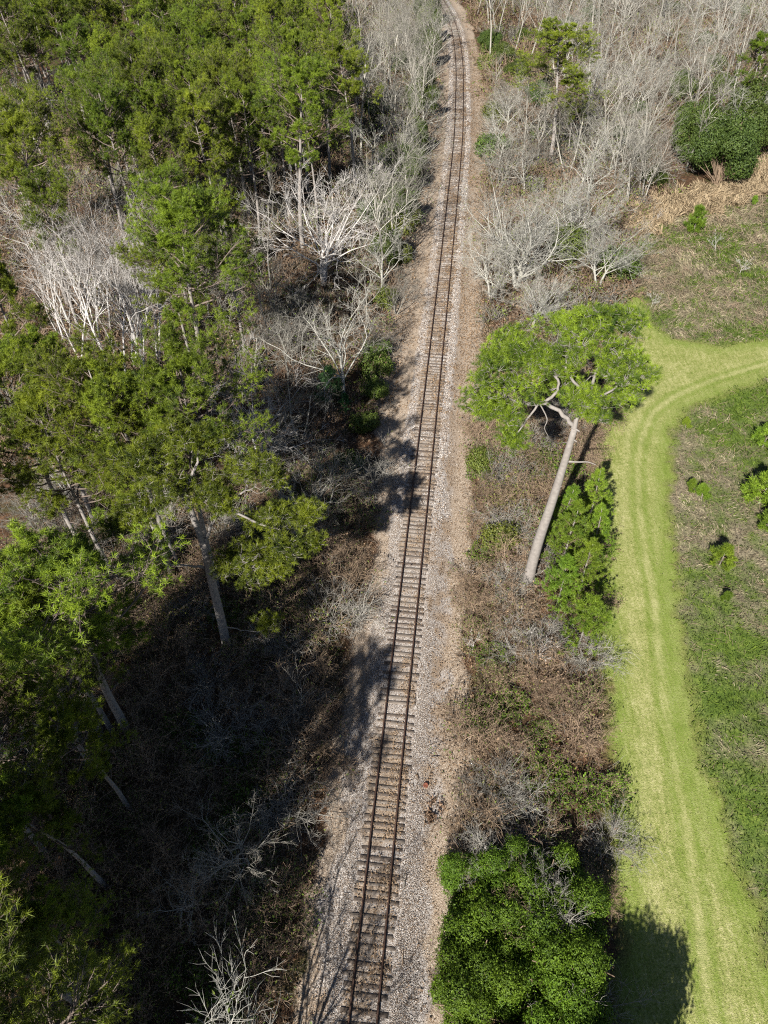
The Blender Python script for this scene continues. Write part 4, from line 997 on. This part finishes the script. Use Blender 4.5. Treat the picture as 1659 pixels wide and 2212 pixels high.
def mini_brush(seed, h, r, n):
    rng = np.random.default_rng(seed); a = rng.uniform(0, 6.28, n); q = r * .5 * np.sqrt(rng.random(n))
    S = np.stack([np.cos(a) * q, np.sin(a) * q, np.full(n, -.2)], 1); D = unit(np.stack([np.cos(a) * .6, np.sin(a) * .6, np.ones(n)], 1) + rng.normal(0, .4, (n, 3)))
    P, R = grow(rng, S, D, h * rng.uniform(.6, 1.4, n), np.full(n, .022), 4, .25, -.05, .5)
    S, D, L, R2 = spawn(rng, P, R, np.full(n, h), 6, .2, 1, .4, 1.1, (.3, .6), .8); P2, R2 = grow(rng, S, D, L, np.full(len(S), .016), 2, .3, 0, .7)
    return P, R, P2, R2
def build_undergrowth():
    rr = np.random.default_rng(88); protos = [mini_brush(500 + k, 1.8, 1.7, 26) for k in range(6)]
    out = [[], []]; cells = {}
    def scat(x0, x1, y0, y1, lo, hi, mind, tries):
        xs = rr.uniform(x0, x1, tries); ys = rr.uniform(y0, y1, tries); u, v = proj(xs, ys, 1); d = xs - track_x(ys)
        k = (u > -90) & (u < 1750) & (v > -60) & (d > lo) & (d < hi) & (poly_sd(xs, ys, MOWN) < -.5) & (poly_sd(xs, ys, MEADOW) < -.8)
        for x, y in zip(xs[k], ys[k]):
            c = (int(x // mind), int(y // mind))
            if any((x - a) ** 2 + (y - b) ** 2 < mind ** 2 for i in (-1, 0, 1) for j in (-1, 0, 1) for a, b in cells.get((c[0] + i, c[1] + j), ())): continue
            cells.setdefault(c, []).append((x, y)); out[0].append(x); out[1].append(y)
    scat(-95, 0, 50, 160, -100, -6.2, 3.2, 9000); scat(5, 45, 60, 135, 5.6, 45, 2.8, 6000)
    scat(15, 120, 125, 260, 6, 200, 4.6, 9000); scat(-12, 30, 135, 260, -30, -6.2, 4.0, 3000)
    W = [Buf(), Buf()]; lf = Buf(); dl = Buf()
    for x, y in zip(*out):
        P, R, P2, R2 = protos[rr.integers(6)]; a = rr.uniform(0, 6.28); s_ = rr.uniform(.7, 1.3) * (1 + max(0, y - 90) / 160); c, q = math.cos(a), math.sin(a)
        M3 = np.array([[c, q, 0], [-q, c, 0], [0, 0, 1]]) * s_; o = np.array([x, y, gz1(x, y)]); kind = int(vn(np.array([x]), np.array([y]), .1, 600)[0] > .66)
        fat = 1 + y / 160
        tubes(W[kind], P @ M3 + o, R * fat, 3, rr.uniform(0, 1, len(P))); tubes(W[kind], P2 @ M3 + o, R2 * fat, 3, rr.uniform(0, 1, len(P2)))
        n = 110; k = rr.integers(0, len(P2), n); C = P2[k, -1] @ M3 + o + rr.normal(0, .15, (n, 3)); green = rr.random() < .6
        leaves(lf if green else dl, rr, C, rr.normal(0, .7, (n, 3)) + [0, 0, .6], np.full(n, .10 * fat))
    for b, nm, mt, lab in ((W[0], 'brown_undergrowth', M['twig_brown'], 'brown leafless undergrowth over the woodland floor'), (W[1], 'grey_undergrowth', M['twig_grey'], 'grey leafless undergrowth over the woodland floor'),
                           (lf, 'leafy_undergrowth', M['shrubleaf'], 'green leaves among the undergrowth'), (dl, 'dead_undergrowth', M['deadleaf'], 'brown dead leaves among the undergrowth')):
        tag(obj(nm, b.mesh(nm, mt)), lab, 'undergrowth', kind='stuff')
build_undergrowth()

# --- low twigs and dead leaves over the woodland floor
def build_floor():
    rng = np.random.default_rng(77); N = 60000
    y = 3 + 150 * rng.random(N) ** 1.5; x = rng.uniform(-80, 40, N); u, v = proj(x, y); d = x - track_x(y)
    mown, mead, *_ = zones(x, y); k = (u > -60) & (u < 1500) & ((d > 4.4) | (d < -3.8)) & (mown < .2) & (mead < .3); x, y = x[k], y[k]; N = len(x)
    S = np.stack([x, y, gz(x, y)], 1); a = rng.uniform(0, 6.28, N); D = unit(np.stack([np.cos(a), np.sin(a), rng.uniform(0, 1.2, N)], 1))
    P, R = grow(rng, S, D, rng.uniform(.3, 1.2, N) * (1 + y / 80), np.full(N, .010) * (1 + y / 70), 3, .25, -.05, .6)
    b = Buf(); tubes(b, P, R, 3, rng.uniform(0, 1, N)); tag(obj('fallen_twigs', b.mesh('fallen_twigs', M['twig_grey'])), 'fallen twigs littering the woodland floor', 'twigs', kind='stuff')
    N = 120000; y = 3 + 170 * rng.random(N) ** 1.4; x = rng.uniform(-80, 45, N); u, v = proj(x, y); d = x - track_x(y)
    mown, mead, *_ = zones(x, y); k = (u > -60) & (u < 1500) & ((d > 4.4) | (d < -3.8)) & (mown < .2) & (mead < .3) & (vn(x, y, .4, 81) + rng.uniform(-.2, .2, N) > .42); x, y = x[k], y[k]; N = len(x)
    C = np.stack([x, y, gz(x, y) + rng.uniform(.01, .15, N)], 1); Nn = rng.normal(0, .6, (N, 3)); Nn[:, 2] = 1
    b = Buf(); leaves(b, rng, C, Nn, .08 * (1 + y / 70), asp=.6); tag(obj('woodland_leaf_litter', b.mesh('woodland_leaf_litter', M['deadleaf'])), 'brown dead leaves over the woodland floor', 'leaf litter', kind='stuff')
build_floor()

def build_weeds():
    rng = np.random.default_rng(78); N = 60000; y = 4 + 120 * rng.random(N) ** 1.2; x = rng.uniform(12, 95, N); u, v = proj(x, y)
    mown, mead, *_ = zones(x, y); k = (u < 1750) & (mead > .6) & (vn(x, y, .7, 84, 3) * .6 + dryness(x, y) * .25 + rng.uniform(-.15, .15, N) > .42); x, y = x[k], y[k]; N = len(x)
    a = vn(x, y, .3, 85) * 9; S = np.stack([x, y, gz(x, y)], 1); D = unit(np.stack([np.cos(a) * .7, np.sin(a) * .7, np.ones(N)], 1) + rng.normal(0, .35, (N, 3)))
    P, R = grow(rng, S, D, rng.uniform(.25, .75, N) * (1 + y / 110), np.full(N, .008) * (1 + y / 60), 3, .2, -.28, .6)
    b = Buf(); tubes(b, P, R, 3, rng.uniform(0, 1, N)); tag(obj('field_weeds', b.mesh('field_weeds', M['brush_brown'])), 'dead bent weed stems in the rough field', 'weeds', kind='stuff')
build_weeds()

# --- trees standing behind and beside the camera, whose shade falls into the picture
for k, (i, x, y, s) in enumerate([(0, -22, -1, .9), (2, -27, 6, .9), (1, -21, -3, 1.0), (4, -29, -6, 1.0), (2, -21, -13, 1.0), (3, -25, 1.5, .85), (0, -20, -12, .95), (1, -34, 2, .95), (3, -33, 12, .9), (2, -18.5, -6, .88), (4, -26, -18, 1.0), (1, -18.4, 5.2, 1.0), (0, -24, -10, 1.0), (4, -30, 8, .95), (3, -25, 5, .95), (1, -17.2, 1.2, .95), (0, -16.6, 8.6, .9), (3, -15.9, -4.2, .85), (0, -30, -2, 1.15), (2, -26, -6, 1.15), (1, -36, -10, 1.2)]):
    P_(i, loc(x, y), 'pine outside the bottom left of the picture, %s of its group' % ORD[k], s, 'pines outside the bottom left')
B_(BIG2, loc(-5.9, -0.4), 'pale spreading bare tree added at the bottom edge to cast branch shadows', 1.12)  # added left of the rails to throw branch shadows over the near track
for k, (i, x, y, s) in enumerate([(0, -6.2, -7.5, .95), (3, -5.5, -11, .8), (1, -1.0, -14, .8)]):
    B_(BT[i], loc(x, y), 'bare tree outside the bottom edge beside the track, %s from the left' % ORD[k], s, 'bare trees outside the bottom edge')
place(YP[2], loc(15.2, -6.0), 0, 1.2, label='evergreen young pine outside the bottom edge beside the mown path', cat='tree')
place(OAK, loc(10.3, 1.6), 0, (.72, .72, 1.05), label='evergreen oak outside the bottom edge behind the vines', cat='tree')
place(BR[1], gat(1230, 2185), 0, 1.3, label='grey bare bush poking up at the bottom edge beside the vines', cat='shrub')

# --- small things on the ballast
def small():
    rng = np.random.default_rng(9)
    m, n, o = mat('rusty_plate'); geo = n.nodes.new('ShaderNodeNewGeometry')
    bsdf(n, o, ramp(n, noise(n, 20, 3, .6, geo.outputs['Position']), [(.3, (.10, .03, .02)), (.7, (.26, .09, .05))]), .7, .3)
    p = gat(919, 1700); b = Buf(); c = np.array([0, 0, .0]); K = 20; a = np.arange(K) * 2 * math.pi / K
    V = []
    for r, z in ((.17, 0), (.175, .03), (.15, .045), (.13, .03), (0.02, .028)): V += [[r * math.cos(t), r * math.sin(t), z] for t in a]
    F = [[j * K + i, j * K + (i + 1) % K, (j + 1) * K + (i + 1) % K, (j + 1) * K + i] for j in range(4) for i in range(K)]
    b.add(V, F); d = obj('rusty_lid', b.mesh('rusty_lid', m, True)); d.location = (p[0], p[1], p[2] + .06); d.rotation_euler = (.1, .05, 0); tag(d, 'round rusty metal lid lying on the ballast', 'metal lid')
    sticks = [(903, 1690, 88, 1.3, 'dark stick lying beside the rusty lid'), (915, 1790, 70, .9, 'dark thick stick below the dead leafy branch'), (985, 1820, -40, 1.3, 'pale broken stick at the edge of the ballast'),
              (950, 1895, -50, 1.0, 'dark bent stick beside the vine mass'), (872, 1925, 80, .8, 'pale straight stick on the ballast'), (868, 2090, 75, .9, 'dark stick near the bottom of the ballast'), (1000, 1590, 20, 1.4, 'grey stick in the litter'),
              (730, 1725, 60, .9, 'pale twiggy stick on the left ballast shoulder'), (930, 1640, 30, .8, 'short brown stick on the ballast')]
    for u, v, ang, L, lab in sticks:
        p = gat(u, v); b = Buf(); a_ = RAD(ang); D = np.array([[math.cos(a_), math.sin(a_), .02]])
        P, R = grow(rng, np.array([[0, 0, .07]]), D, np.array([L]), np.array([.035]), 6, .12, 0, .4); tubes(b, P, R, 6)
        S, D2, L2, R2 = spawn(rng, P, R, np.array([L]), 3, .2, .9, .5, 1, (.2, .4), .6, end=False); D2[:, 2] = np.abs(D2[:, 2]) * .3; P2, R2 = grow(rng, S, D2, L2, R2, 2, .1, 0, .5); tubes(b, P2, R2, 4)
        o_ = obj('stick', b.mesh('stick', M['twig_grey'] if 'pale' in lab or 'grey' in lab else M['twig_brown'])); o_.location = p; tag(o_, lab, 'stick')
    for u, v, lab in [(938, 1745, 'fallen branch with dead brown leaves on the ballast'), (1035, 1080 + 190, 'fallen branch with rusty leaves in the brush near the tall pine foot'), (1075, 1590, 'pale tan dead leafy branch in the brush')]:
        p = gat(u, v); tw = Buf(); lf = Buf(); D = np.array([[-.4, -.9, .05]])
        P, R = grow(rng, np.array([[.3, .9, .1]]), D, np.array([1.8]), np.array([.03]), 6, .1, 0, .4); S, D2, L2, R2 = spawn(rng, P, R, np.array([1.8]), 12, .1, 1, .4, 1, (.3, .5), .6); D2[:, 2] *= .3
        P2, R2 = grow(rng, S, D2, L2, R2, 3, .15, 0, .5); tubes(tw, P, R, 5); tubes(tw, P2, R2, 3); k = rng.integers(0, len(P2), 260)
        C = P2[k, rng.integers(1, 4, 260)] + rng.normal(0, .08, (260, 3)); C[:, 2] = np.abs(C[:, 2]) + .05; leaves(lf, rng, C, rng.normal(0, .6, (260, 3)) + [0, 0, .8], np.full(260, .10))
        t = thing('fallen_branch', [('stems', tw.mesh('fallen_stem', M['twig_brown'])), ('dead_leaves', lf.mesh('branch_leaves', M['deadleaf']))], p); tag(t, lab, 'branch')
small()
